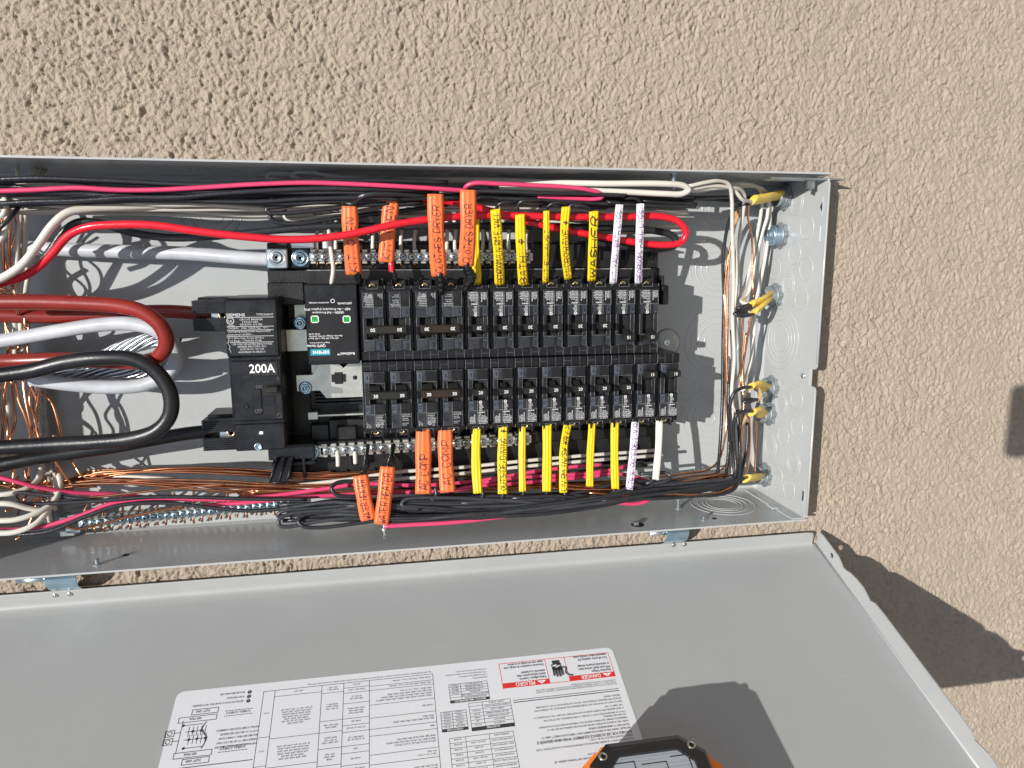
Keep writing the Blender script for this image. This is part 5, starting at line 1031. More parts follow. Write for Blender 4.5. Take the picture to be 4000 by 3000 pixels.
sleeve('yellow jacket sleeve lettered BATH in the upper row', [(2030, 838, 96), (2036, 970, 88), (2046, 1112, 70)], 39, Y_, 'BATH  @', MARKR, span=.66, hgt=.58, sw=.4, seed=6)
sleeve('narrow yellow jacket sleeve lettered KIT EXHAUST in the upper row', [(2133, 824, 97), (2134, 960, 88), (2132, 1101, 70)], 25, Y_, 'KIT EXHAUST', MARKR, span=.72, hgt=.5, sw=.3, seed=7, lobes=2)
sleeve('yellow jacket sleeve lettered MICROWAVE in the upper row', [(2214, 809, 97), (2207, 940, 88), (2218, 1088, 72)], 34, Y_, 'MICROWAVE @', MARKR, span=.8, hgt=.5, sw=.34, seed=8)
sleeve('yellow jacket sleeve lettered WASHER in bold black', [(2317, 826, 96), (2314, 960, 88), (2312, 1094, 72)], 37, Y_, 'WASHER', MARKK, span=.90, hgt=.6, sw=.62, seed=9)
sleeve('white jacket sleeve lettered KIT/HALL/BATH LTGS. in purple', [(2420, 799, 96), (2408, 950, 88), (2396, 1106, 72)], 31, W_, 'KIT/HALL/BATH LTGS.', MARKP, span=.92, hgt=.48, sw=.32, seed=10, lobes=2)
sleeve('white jacket sleeve lettered BEDROOM/HALL LTGS. in purple', [(2502, 796, 96), (2499, 950, 88), (2494, 1105, 72)], 32, W_, 'BEDROOM/HALL LTGS.', MARKP, span=.92, hgt=.5, sw=.34, seed=11, lobes=2)
sleeve('orange jacket sleeve lettered AC COMP., left of the pair', [(1652, 1668, 66), (1655, 1790, 76), (1656, 1928, 88)], 60, O_, 'AC COMP.', MARKR, span=.6, hgt=.40, sw=.4, seed=12)
sleeve('orange jacket sleeve lettered AC COMP., right of the pair', [(1738, 1662, 66), (1742, 1790, 76), (1752, 1922, 88)], 58, O_, 'AC COMP.', MARKR, span=.74, hgt=.40, sw=.4, start=.10, seed=13)
sleeve('blank yellow jacket sleeve, leftmost of the lower row', [(1861, 1658, 66), (1862, 1790, 76), (1869, 1927, 88)], 37, Y_)
sleeve('yellow jacket sleeve lettered OUTSIDE/DINING in the lower row', [(1963, 1656, 66), (1960, 1790, 76), (1965, 1930, 88)], 38, Y_, 'OUTSIDE/DINING  @', MARKK, span=.88, hgt=.5, sw=.36, seed=14)
sleeve('narrow blank yellow jacket sleeve right of OUTSIDE/DINING', [(2042, 1653, 66), (2042, 1790, 76), (2042, 1921, 88)], 28, Y_, lobes=2)
sleeve('wide blank yellow jacket sleeve left of LIV.RM in the lower row', [(2139, 1648, 66), (2140, 1780, 76), (2136, 1921, 88)], 38, Y_)
sleeve('bent yellow jacket sleeve lettered LIV.RM (N/SW WALL)', [(2216, 1656, 68), (2204, 1740, 78), (2202, 1830, 84), (2202, 1923, 88)], 33, Y_, 'LIV.RM (N/SW WALL)', MARKK, span=.93, hgt=.5, sw=.38, seed=15, start=.03)
sleeve('blank yellow jacket sleeve right of LIV.RM in the lower row', [(2313, 1648, 66), (2308, 1780, 76), (2306, 1900, 88)], 31, Y_)
sleeve('blank yellow jacket sleeve, rightmost yellow of the lower row', [(2404, 1648, 66), (2402, 1780, 76), (2402, 1910, 88)], 34, Y_)
sleeve('white jacket sleeve lettered LTG\'S: OUTSIDE/LIV.R in purple', [(2480, 1646, 68), (2468, 1780, 78), (2458, 1913, 88)], 32, W_, "LTG'S: OUTSIDE/LIV.R", MARKP, span=.95, hgt=.52, sw=.4, seed=16, start=.02, lobes=2)
sleeve('plain ivory jacket sleeve at the right end of the lower row', [(2574, 1640, 68), (2571, 1760, 78), (2562, 1874, 88)], 30, S_IVO, lobes=0)
sleeve('short tilted orange sleeve lettered WATER HEATER, left of the pair', [(1411, 1856, 88), (1424, 1940, 94), (1438, 2030, 97)], 58, O_, 'WATER HEATER', MARKR, span=.88, hgt=.38, sw=.36, seed=17, start=.03)
sleeve('orange sleeve lettered WATER HEATER, right of the pair with tape above it', [(1512, 1822, 88), (1502, 1930, 95), (1491, 2046, 98)], 58, O_, 'WATER HEATER', MARKR, span=.88, hgt=.42, sw=.36, seed=18, start=.02)
# taped wire ends leading into the sleeves
def taped(label, pts, rs):
    q = spline([P(*p) for p in pts], 6); n = len(q); rr = [np.interp(i/(n-1), np.linspace(0, 1, len(rs)), rs)*(1+.10*math.sin(i*1.9)) for i in range(n)]
    b = MB(); b.tube(q, [float(x) for x in rr], 9, flat=.7, twist=.25); o = b.build('taped_wire', TAPE, None, q[0]); tag(o, label, 'wire')
taped('black tape wrapped wire between breaker and left WATER HEATER sleeve', [(1436, 1740, 58), (1432, 1775, 66), (1432, 1810, 76), (1420, 1850, 84), (1412, 1872, 88)], [3.0, 2.8, 4.8, 3.6, 3.4])
taped('black tape wrapped wire between breaker and right WATER HEATER sleeve', [(1536, 1740, 58), (1531, 1770, 68), (1528, 1800, 78), (1518, 1836, 86)], [3.0, 3.2, 4.6, 4.4])
taped('black tape wrapped wire below the left CLOTHES DRYER sleeve', [(1712, 1062, 90), (1718, 1100, 84), (1722, 1140, 78), (1728, 1172, 72)], [5.2, 5.0, 3.8, 2.2])
taped('bulging black tape below the right CLOTHES DRYER sleeve', [(1816, 1026, 92), (1828, 1055, 88), (1838, 1080, 84), (1822, 1110, 80), (1812, 1150, 74)], [4.4, 5.4, 6.4, 4.2, 2.0])
taped('black taped end below the left KIT. OVEN sleeve', [(1390, 1060, 74), (1400, 1085, 70), (1402, 1118, 66)], [4, 3.8, 3.2])
taped('black taped end below the right KIT. OVEN sleeve', [(1532, 1056, 72), (1540, 1080, 70), (1546, 1116, 66)], [3.6, 3.6, 3.2])
wire('red_wire', 'short red wire end below the right KIT. OVEN sleeve', [(1526, 1000, 70), (1528, 1030, 71), (1531, 1062, 71)], 3.0, W_RED)
# bare ends at the upper breaker terminals
for x, y in ((2126, 1100), (2216, 1088), (2308, 1092), (2392, 1104), (2045, 1108), (1948, 1106)):
    wire('copper_wire' if x not in (2216, 2308) else 'black_wire', 'short wire end between the '+{2126: 'KIT EXHAUST', 2216: 'MICROWAVE', 2308: 'WASHER', 2392: 'KIT/HALL/BATH', 2045: 'BATH', 1948: 'BEDROOM/LIV.RM'}[x]+' sleeve and its breaker screw', [(x, y-14, 69), (x, y+8, 68), (x-2, y+26, 67)], 1.5, W_BLK if x in (2216, 2308) else W_CU, group='wire ends at the upper breaker screws')

# ================================================================ LOWER BUNDLES
GC = 'bare copper wires along the lower side'; LC = 'bare copper ground wire in the lower bundle'
strandset([(250, 1905, 34), (340, 1862, 38), (480, 1845, 42), (700, 1836, 44), (950, 1842, 44), (1150, 1856, 42), (1400, 1850, 38), (1700, 1835, 34), (2050, 1815, 30)], 14, 1.15, W_CU, 'copper_wire', LC, GC, sy=16, sw=6, seed=31, endj=70, seg=6)
strandset([(0, 1895, 44), (200, 1898, 46), (420, 1880, 46), (640, 1882, 46), (860, 1890, 46), (1080, 1900, 44), (1300, 1896, 42), (1600, 1880, 38), (1900, 1860, 34)], 12, 1.15, W_CU, 'copper_wire', 'bare copper wire in the middle of the copper bundle at the left', GC, sy=15, sw=7, seed=32, endj=60, seg=6)
strandset([(950, 1925, 50), (1150, 1915, 48), (1400, 1925, 46), (1650, 1905, 42), (1900, 1905, 40), (2200, 1895, 38), (2450, 1885, 36)], 8, 1.15, W_CU, 'copper_wire', 'bare copper wire low in the bundle under the breakers', GC, sy=14, sw=6, seed=33, endj=60, seg=6)
for i, pts in enumerate([[(-60, 1880, 60), (80, 1908, 58), (250, 1895, 56), (450, 1888, 54), (700, 1905, 52), (950, 1925, 48)], [(40, 1905, 62), (180, 1935, 62), (320, 1945, 62), (480, 1930, 60), (680, 1908, 56), (900, 1890, 52)], [(215, 1800, 60), (240, 1838, 58), (270, 1880, 56), (300, 1902, 54), (380, 1900, 50)], [(282, 1798, 40), (300, 1830, 44), (322, 1860, 46), (380, 1868, 46), (450, 1855, 44)], [(258, 2058, 60), (300, 2066, 58), (380, 2050, 52), (500, 2020, 46), (640, 1992, 40), (720, 1982, 36)], [(60, 2110, 60), (95, 2082, 58), (130, 2010, 54), (150, 1940, 50), (165, 1880, 46)], [(20, 1998, 66), (60, 1985, 62), (120, 1965, 56), (160, 1920, 50), (180, 1870, 46)]]):
    wire('copper_wire', ['bare copper wire sagging across the left end of the lower bundle', 'lowest bare copper curve above the black wires at the left', 'bright bare copper wire slanting down under the thick black cable', 'bare copper wire bending right under the thick black cable', 'bare copper wire curving in front of the ground bar', 'bare copper tail curling out at the lower left corner', 'short bare copper tail above the white wires at the lower left'][i], pts, 1.25, W_CU, seg=7)
# pale wires
wire('white_wire', 'upper of two white wires running through the copper bundle below the breakers', [(330, 1870, 30), (480, 1862, 44), (650, 1870, 46), (850, 1888, 44), (1100, 1898, 46), (1300, 1880, 48), (1550, 1845, 50), (1800, 1826, 50), (2050, 1800, 50), (2300, 1778, 48), (2480, 1765, 46), (2565, 1758, 44)], 2.0, W_WHT)
wire('white_wire', 'lower of two white wires running through the copper bundle below the breakers', [(560, 1880, 30), (900, 1912, 42), (1150, 1915, 48), (1400, 1890, 50), (1600, 1868, 52), (1800, 1850, 52), (2050, 1822, 52), (2300, 1800, 50), (2480, 1786, 48), (2590, 1778, 46)], 2.0, W_WHT)
for i, pts in enumerate([[(-60, 1850, 78), (60, 1880, 76), (160, 1905, 70), (300, 1925, 60), (460, 1932, 52), (600, 1945, 46)], [(-60, 2070, 84), (80, 2068, 84), (190, 2052, 82), (330, 2008, 78), (440, 1966, 74), (560, 1952, 70), (720, 1950, 68), (900, 1950, 66), (1050, 1938, 64), (1250, 1912, 62), (1420, 1890, 62), (1620, 1896, 62), (1750, 1890, 62), (1900, 1874, 60), (2100, 1840, 58), (2250, 1822, 56), (2350, 1815, 54)],
    [(800, 1975, 66), (950, 1964, 66), (1150, 1945, 64), (1300, 1935, 62), (1500, 1925, 60), (1800, 1912, 64), (1920, 1880, 64), (2020, 1866, 64), (2200, 1856, 62), (2320, 1846, 60), (2420, 1828, 58), (2470, 1812, 52)], [(1750, 1922, 70), (1850, 1900, 68), (2000, 1890, 66), (2150, 1876, 64), (2300, 1862, 62), (2400, 1850, 62), (2480, 1862, 62), (2540, 1885, 60)],
    [(1500, 2056, 98), (1600, 2050, 98), (1750, 2042, 98), (1900, 2026, 95), (2080, 2000, 93), (2250, 1974, 92), (2400, 1964, 88), (2480, 1968, 86), (2530, 1955, 84), (2552, 1925, 78), (2540, 1900, 70)]]):
    wire('pink_wire', ['pink wire slanting down from the left edge under the copper wires', 'pink wire rising out of the lower left corner and running the length of the bundle', 'pink wire running just above the black bundle through the middle', 'short pink wire behind the yellow sleeves of the lower row', 'pink wire along the bottom of the black bundle curling up at its right end'][i], pts, 2.15, W_PNK)
for i, pts in enumerate([[(-60, 1970, 88), (40, 1968, 88), (110, 1985, 84), (200, 2000, 78)], [(-60, 2032, 90), (60, 2030, 90), (150, 2000, 84), (210, 1960, 74), (235, 1900, 60), (228, 1840, 50)], [(-60, 2082, 92), (60, 2078, 92), (140, 2045, 88), (190, 1990, 78), (220, 1930, 64), (215, 1850, 50)], [(-60, 1935, 70), (40, 1928, 70), (110, 1905, 64), (150, 1870, 54), (165, 1800, 44)]]):
    wire('white_wire', ['short white wire hooking in from the lower left edge', 'white wire curving up from the lower left edge, middle one', 'white wire curving up from the lower left edge, lowest one', 'white wire curving up from the lower left edge, highest one'][i], pts, 2.6, W_WHT, seg=10)
# black bundle along the bottom
GK = 'black wires bundled along the bottom'; LK = 'black insulated wire in the bundle along the bottom'
for i, pts in enumerate([
    [(-60, 1955, 82), (80, 1968, 80), (250, 1965, 78), (420, 1955, 76), (600, 1940, 74), (800, 1942, 72), (1000, 1950, 72), (1200, 1952, 74)],
    [(-60, 1965, 70), (60, 1925, 70), (160, 1932, 68), (320, 1948, 66), (480, 1960, 64), (620, 1958, 62)],
    [(60, 2090, 88), (200, 2072, 88), (330, 2020, 84), (470, 1975, 80), (650, 1965, 76), (850, 1985, 76), (1000, 1995, 78), (1200, 1975, 80), (1400, 1955, 80), (1600, 1955, 78)],
    [(1450, 2018, 92), (1250, 2035, 94), (1130, 2056, 96), (1095, 2054, 96), (1090, 2032, 95), (1130, 2008, 92), (1300, 1990, 88), (1500, 1965, 84)],
    [(1480, 2032, 96), (1350, 2050, 97), (1250, 2060, 97), (1180, 2055, 97), (1166, 2035, 95), (1190, 2012, 92), (1300, 2002, 88), (1480, 2015, 86)],
    [(1430, 2000, 88), (1300, 1998, 88), (1150, 2010, 88), (1085, 2014, 88), (1100, 1998, 88), (1250, 1985, 86), (1400, 1970, 84)],
    [(1450, 1932, 80), (1380, 1940, 82), (1310, 1930, 82), (1296, 1905, 80), (1320, 1885, 76), (1420, 1880, 72)],
    [(1640, 1990, 92), (1570, 1972, 92), (1580, 1952, 90), (1750, 1945, 88), (2000, 1955, 88), (2300, 1935, 86)],
    [(1500, 2045, 95), (1750, 2032, 96), (2000, 2012, 96), (2200, 1988, 96), (2400, 1960, 94), (2540, 1944, 90), (2700, 1925, 86), (2850, 1895, 80), (2905, 1868, 76)],
    [(1450, 2028, 92), (1700, 2020, 92), (1950, 2004, 92), (2150, 1975, 92), (2300, 1950, 90), (2420, 1920, 88), (2480, 1895, 84), (2520, 1905, 80)],
    [(1500, 1968, 90), (1700, 1985, 92), (1900, 1998, 92), (2100, 1995, 92), (2300, 1975, 90), (2450, 1950, 88), (2546, 1915, 82), (2545, 1890, 78)],
    [(2460, 1915, 84), (2430, 1938, 86), (2380, 1952, 88), (2300, 1948, 88), (2150, 1958, 88), (1950, 1975, 88)],
    [(2400, 1905, 86), (2392, 1932, 88), (2360, 1952, 90), (2280, 1950, 90), (2180, 1938, 90), (2000, 1945, 90)],
    [(2205, 1920, 86), (2208, 1942, 88), (2185, 1962, 90), (2120, 1968, 90), (1980, 1958, 88), (1800, 1965, 86)],
    [(2136, 1920, 86), (2130, 1938, 88), (2080, 1942, 88), (1950, 1938, 86), (1800, 1945, 84)],
    [(2560, 1868, 86), (2540, 1884, 88), (2525, 1888, 86), (2600, 1880, 84), (2620, 1862, 80), (2600, 1848, 76), (2500, 1852, 72)],
    [(1560, 1960, 86), (1650, 1955, 86), (1750, 1962, 86), (1950, 1950, 84), (2150, 1942, 84), (2300, 1915, 82), (2450, 1880, 80), (2600, 1888, 78), (2750, 1885, 74), (2860, 1880, 70)],
]): wire('black_wire', ['uppermost black wire entering the lower bundle from the left edge', 'black wire crossing under the left pink wire at the lower left', 'black wire running under the rising pink wire at the lower left', 'outermost black loop at the left end of the bottom bundle', 'inner black loop lying on the lower wall beside the outermost one', 'small flat black loop above the outermost loop of the bottom bundle', 'black wire bent back just left of the left WATER HEATER sleeve', 'black wire folded back just right of the WATER HEATER sleeves', 'lowest long black wire, running right along the lower wall to the end wall', 'black wire curling up beside the white LTG\'S sleeve', 'black wire making a round bend right of the white LTG\'S sleeve', 'black wire leaving the white LTG\'S sleeve to the left', 'black wire leaving the rightmost yellow sleeve', 'black wire leaving the bent LIV.RM sleeve', 'black wire leaving the wide blank yellow sleeve', 'black wire hooking out of the ivory sleeve', 'black wire running right behind the yellow sleeves to the end wall'][i], pts, 2.0, W_BLK2 if i % 2 else W_BLK, group=GK, wob=.25, seed=i)
strandset([(1380, 1985, 80), (1600, 1985, 82), (1850, 1978, 84), (2100, 1968, 84), (2350, 1940, 82), (2550, 1910, 78), (2750, 1896, 74), (2870, 1882, 68)], 7, 2.0, W_BLK, 'black_wire', LK, GK, sy=22, sw=8, seed=41)
strandset([(1130, 2015, 86), (1350, 2022, 90), (1600, 2022, 94), (1850, 2008, 96), (2100, 1990, 96), (2350, 1958, 94), (2550, 1925, 88), (2750, 1902, 80), (2870, 1885, 70)], 5, 2.0, W_BLK, 'black_wire', 'black wire near the lower edge of the bottom bundle', GK, sy=20, sw=4, seed=45)
strandset([(1120, 1990, 80), (1300, 1975, 82), (1500, 1995, 84), (1750, 2000, 86), (2000, 1990, 86), (2200, 1970, 84)], 5, 2.0, W_BLK, 'black_wire', 'black wire in the left half of the bottom bundle', GK, sy=26, sw=6, seed=46)
strandset([(1100, 1975, 72), (1350, 1968, 74), (1600, 1958, 74), (1850, 1950, 74), (2100, 1945, 74), (2350, 1915, 70), (2600, 1885, 64), (2800, 1880, 60)], 5, 2.0, W_BLK, 'black_wire', 'black wire deep in the bundle behind the lower sleeves', GK, sy=16, sw=8, seed=42)
strandset([(1550, 1895, 48), (1800, 1885, 54), (2000, 1866, 56), (2200, 1850, 56), (2380, 1830, 54), (2500, 1815, 50)], 3, 2.0, W_BLK, 'black_wire', 'black wire between the pink wires behind the yellow sleeves', GK, sy=16, sw=4, seed=43)
strandset([(2150, 1905, 76), (2350, 1915, 78), (2550, 1905, 76), (2720, 1880, 70), (2830, 1862, 60)], 4, 1.2, W_CU, 'copper_wire', 'bare copper wire mixed in the black bundle at the lower right', GC, sy=14, sw=6, seed=44, seg=6)
for i, pts in enumerate([[(2300, 1925, 92), (2450, 1938, 93), (2600, 1930, 92), (2720, 1932, 90), (2820, 1920, 86), (2868, 1890, 78), (2888, 1830, 66), (2900, 1700, 50), (2906, 1500, 40)], [(2540, 1868, 62), (2680, 1848, 56), (2770, 1832, 50), (2812, 1790, 42), (2830, 1720, 36), (2838, 1660, 32), (2832, 1500, 28), (2828, 1250, 28), (2838, 1050, 30), (2868, 900, 34), (2882, 830, 40)], [(2550, 1885, 58), (2700, 1860, 54), (2800, 1846, 48), (2838, 1810, 42), (2850, 1740, 36), (2845, 1600, 30)]]):
    wire('copper_wire', ['bare copper wire rounding the lower right corner under the black wires', 'bare copper wire leaving the lower bundle and climbing at the right', 'second bare copper wire leaving the lower bundle at the right'][i], pts, 1.25, W_CU, seg=7)
wire('black_wire', 'black wire rounding the lower right corner outermost', [(2350, 1945, 90), (2550, 1948, 92), (2700, 1938, 90), (2820, 1930, 88), (2872, 1905, 82), (2888, 1850, 72), (2890, 1750, 60), (2880, 1600, 50)], 2.0, W_BLK)
# tails under the lower sleeves
for x, y in ((1882, 1925), (1960, 1928), (2040, 1920), (1700, 1925)):
    wire('black_wire', 'short black tail under a sleeve of the lower row', [(x, y-20, 86), (x+4, y+8, 88), (x-6, y+24, 86), (x-60, y+32, 84)], 1.9, W_BLK, group='black tails under the lower sleeves')

# ================================================================ RIGHT-HAND VERTICAL WIRES
R_ = [
 ('white', [(2690, 728, 92), (2760, 712, 90), (2815, 706, 86), (2848, 722, 82), (2858, 770, 76), (2860, 900, 66), (2866, 1100, 56), (2862, 1250, 50), (2868, 1400, 46), (2858, 1540, 44), (2868, 1600, 42), (2900, 1612, 40), (2935, 1622, 40)], 'white wire turning down at the upper right corner, leftmost'),
 ('white', [(2695, 740, 88), (2780, 726, 84), (2850, 732, 78), (2890, 740, 70), (2908, 765, 62), (2900, 850, 52), (2884, 960, 46), (2880, 1100, 40), (2870, 1200, 38)], 'white wire turning down at the upper right corner, second'),
 ('white', [(2695, 745, 84), (2790, 735, 80), (2860, 738, 74), (2900, 780, 70), (2922, 785, 62), (2938, 790, 56)], 'white wire slanting into the topmost yellow cable sheath'),
 ('white', [(2700, 750, 70), (2850, 720, 66), (2930, 720, 58), (2965, 738, 50), (2976, 770, 44), (2970, 850, 38), (2950, 950, 34), (2930, 1050, 30), (2915, 1100, 30), (2890, 1160, 34), (2878, 1200, 40), (2890, 1216, 48), (2930, 1218, 54)], 'white wire hooking into the second yellow sheath from the left'),
 ('white', [(2705, 752, 66), (2860, 728, 60), (2960, 730, 52), (2990, 748, 44), (3000, 775, 38), (2996, 850, 34), (2980, 900, 32), (2960, 980, 30), (2940, 1080, 32), (2920, 1150, 36), (2896, 1170, 42), (2898, 1180, 48), (2925, 1190, 54)], 'white wire hooking into the second yellow sheath from above'),
 ('white', [(3005, 785, 32), (3008, 850, 28), (2990, 1000, 24), (2970, 1100, 22), (2950, 1200, 22), (2945, 1300, 24), (2930, 1420, 28), (2905, 1490, 34), (2890, 1520, 44), (2935, 1528, 50)], 'white wire passing behind to the third yellow sheath'),
 ('white', [(2885, 1240, 30), (2898, 1350, 30), (2892, 1450, 32), (2872, 1520, 34), (2858, 1650, 36), (2850, 1780, 42), (2862, 1850, 52), (2900, 1872, 64)], 'white wire running down to the lowest yellow sheath'),
 ('white', [(2830, 1150, 30), (2845, 1300, 30), (2850, 1450, 32), (2852, 1600, 34), (2845, 1800, 44)], 'white wire running straight down beside the black wires'),
 ('black', [(2880, 805, 50), (2860, 830, 44), (2846, 870, 38), (2832, 940, 32), (2824, 1040, 28), (2828, 1150, 26), (2824, 1350, 26), (2822, 1550, 30), (2812, 1750, 40), (2800, 1880, 56)], 'leftmost black wire running down the right side of the box'),
 ('black', [(2850, 1290, 28), (2848, 1420, 32), (2846, 1560, 36), (2848, 1720, 46), (2838, 1840, 56), (2828, 1895, 66)], 'glossy black wire between the white wires at the right'),
 ('black', [(2930, 1512, 66), (2900, 1515, 72), (2868, 1535, 74), (2850, 1590, 72), (2848, 1680, 66), (2862, 1780, 62), (2868, 1860, 66), (2850, 1905, 74), (2780, 1915, 78)], 'black wire arching out of the third yellow sheath and running down'),
 ('black', [(2935, 1606, 66), (2900, 1608, 72), (2876, 1622, 74), (2866, 1670, 70), (2870, 1760, 66), (2874, 1840, 70), (2860, 1890, 76), (2760, 1900, 78)], 'black wire arching out of the fourth yellow sheath and running down'),
 ('black', [(2905, 1868, 84), (2860, 1880, 88), (2780, 1898, 92), (2650, 1918, 95), (2500, 1938, 96), (2350, 1958, 96)], 'black wire slanting out of the lowest yellow sheath over the bundle'),
 ('black', [(2925, 1190, 62), (2896, 1200, 66), (2880, 1206, 64), (2900, 1212, 60), (2935, 1200, 56)], 'small black wire hook at the second yellow sheath, upper'),
 ('black', [(2942, 1228, 64), (2900, 1234, 68), (2870, 1226, 66), (2880, 1222, 60), (2920, 1226, 56)], 'small black wire hook at the second yellow sheath, lower'),
 ('black', [(2955, 1560, 62), (2925, 1570, 66), (2905, 1568, 64), (2915, 1558, 60), (2950, 1562, 58)], 'small black wire hook below the third yellow sheath'),
 ('black', [(2925, 795, 60), (2895, 800, 56), (2870, 812, 48), (2858, 840, 40)], 'short black wire leaving the topmost yellow sheath'),
 ('black', [(2920, 1650, 46), (2918, 1740, 50), (2900, 1830, 56), (2880, 1890, 64), (2820, 1910, 70)], 'black wire running down nearest the end wall'),
 ('black', [(2600, 768, 70), (2750, 772, 64), (2860, 770, 54), (2940, 772, 48)], 'black wire running right from the upper bundle behind the white wires'),
 ('black', [(2600, 780, 60), (2700, 776, 56), (2850, 785, 48), (2930, 795, 46)], 'second black wire running right from the upper bundle'),
 ('cu', [(2924, 800, 56), (2922, 850, 50), (2934, 910, 46), (2940, 980, 44), (2938, 1060, 44), (2942, 1130, 46), (2945, 1160, 50)], 'bare copper wire hanging from the topmost sheath to the second'),
 ('cu', [(2890, 815, 44), (2876, 870, 38), (2860, 930, 34), (2848, 1020, 32), (2842, 1200, 32), (2838, 1400, 34), (2842, 1500, 36)], 'bright bare copper wire at the left of the right-hand run'),
 ('cu', [(2905, 1225, 54), (2900, 1300, 46), (2896, 1380, 42), (2894, 1480, 40), (2896, 1520, 44)], 'bare copper wire below the second sheath, left strand'),
 ('cu', [(2935, 1225, 54), (2925, 1290, 48), (2912, 1370, 44), (2900, 1460, 42), (2904, 1515, 46)], 'bare copper wire below the second sheath, crossing strand'),
 ('cu', [(2915, 1300, 40), (2905, 1400, 40), (2900, 1500, 42), (2905, 1580, 46), (2902, 1680, 50), (2890, 1780, 54), (2880, 1860, 60)], 'bare copper wire running down the middle of the right-hand run'),
 ('cu', [(2900, 1610, 54), (2895, 1700, 54), (2888, 1780, 56), (2884, 1850, 60), (2890, 1868, 64)], 'bright bare copper wire between the fourth sheath and the lowest'),
 ('cu', [(2925, 1620, 50), (2930, 1680, 46), (2926, 1780, 46), (2920, 1830, 50), (2912, 1860, 58)], 'bare copper wire close to the end wall'),
 ('cu', [(2955, 1640, 24), (2953, 1720, 22), (2950, 1800, 24), (2948, 1850, 28)], 'thin copper wire standing against the end wall'),
]
for c, pts, lb in R_:
    wire({'white': 'white_wire', 'black': 'black_wire', 'cu': 'copper_wire'}[c], lb, pts, {'white': 2.0, 'black': 1.95, 'cu': 1.2}[c], {'white': W_WHT, 'black': W_BLK, 'cu': W_CU}[c])
for i_, (x_, y0_, y1_) in enumerate([(6, 1500, 1800), (22, 1480, 1760), (45, 1490, 1790), (132, 1500, 1760), (150, 1480, 1800), (-4, 830, 1180), (18, 860, 1150), (52, 800, 1180), (30, 1230, 1420), (85, 1235, 1400), (0, 1850, 2050), (70, 1860, 2010), (110, 1830, 1990), (180, 1850, 1960), (210, 1700, 1900)]):
    pts = [(x_+rnd.uniform(-16, 16), y0_+(y1_-y0_)*t_/4, 44+rnd.uniform(-8, 14)) for t_ in range(5)]
    wire('copper_wire', 'thin bare copper wire in the tangle at the left edge', pts, 1.2, W_CU, group='copper wires tangled at the left edge', seg=6)
for i_, (x_, y0_, y1_) in enumerate([(112, 1020, 1210), (48, 1240, 1480), (28, 1500, 1760), (60, 620, 800), (190, 1850, 2040), (205, 1830, 1990)]):
    pts = [(x_+rnd.uniform(-12, 12), y0_+(y1_-y0_)*t_/3, 30+rnd.uniform(-6, 16)) for t_ in range(4)]
    wire('white_wire', 'white wire running across behind the thick cables at the left edge', pts, 2.3, W_WHT, group='white wires tangled at the left edge')
# kraft paper scraps
for i, (x, y, w) in enumerate([(2872, 850, 46), (2905, 1190, 50), (2965, 1540, 60), (2905, 1630, 56)]):
    q = P(x, y, w); b = MB(); b.tube([(q[0]-1.5, q[1]-9, q[2]), (q[0]+1, q[1], q[2]+2), (q[0]-.5, q[1]+8, q[2])], [1.5, 3.2, 1.2], 5, flat=.35)
    o = b.build('paper_scrap', KRAFT, None, q); tag(o, ['torn brown paper filler strip beside the topmost cable sheath', 'torn brown paper filler strip at the second cable sheath', 'torn brown paper filler strip under the third cable sheath', 'torn brown paper filler strip under the fourth cable sheath'][i], 'paper strip')
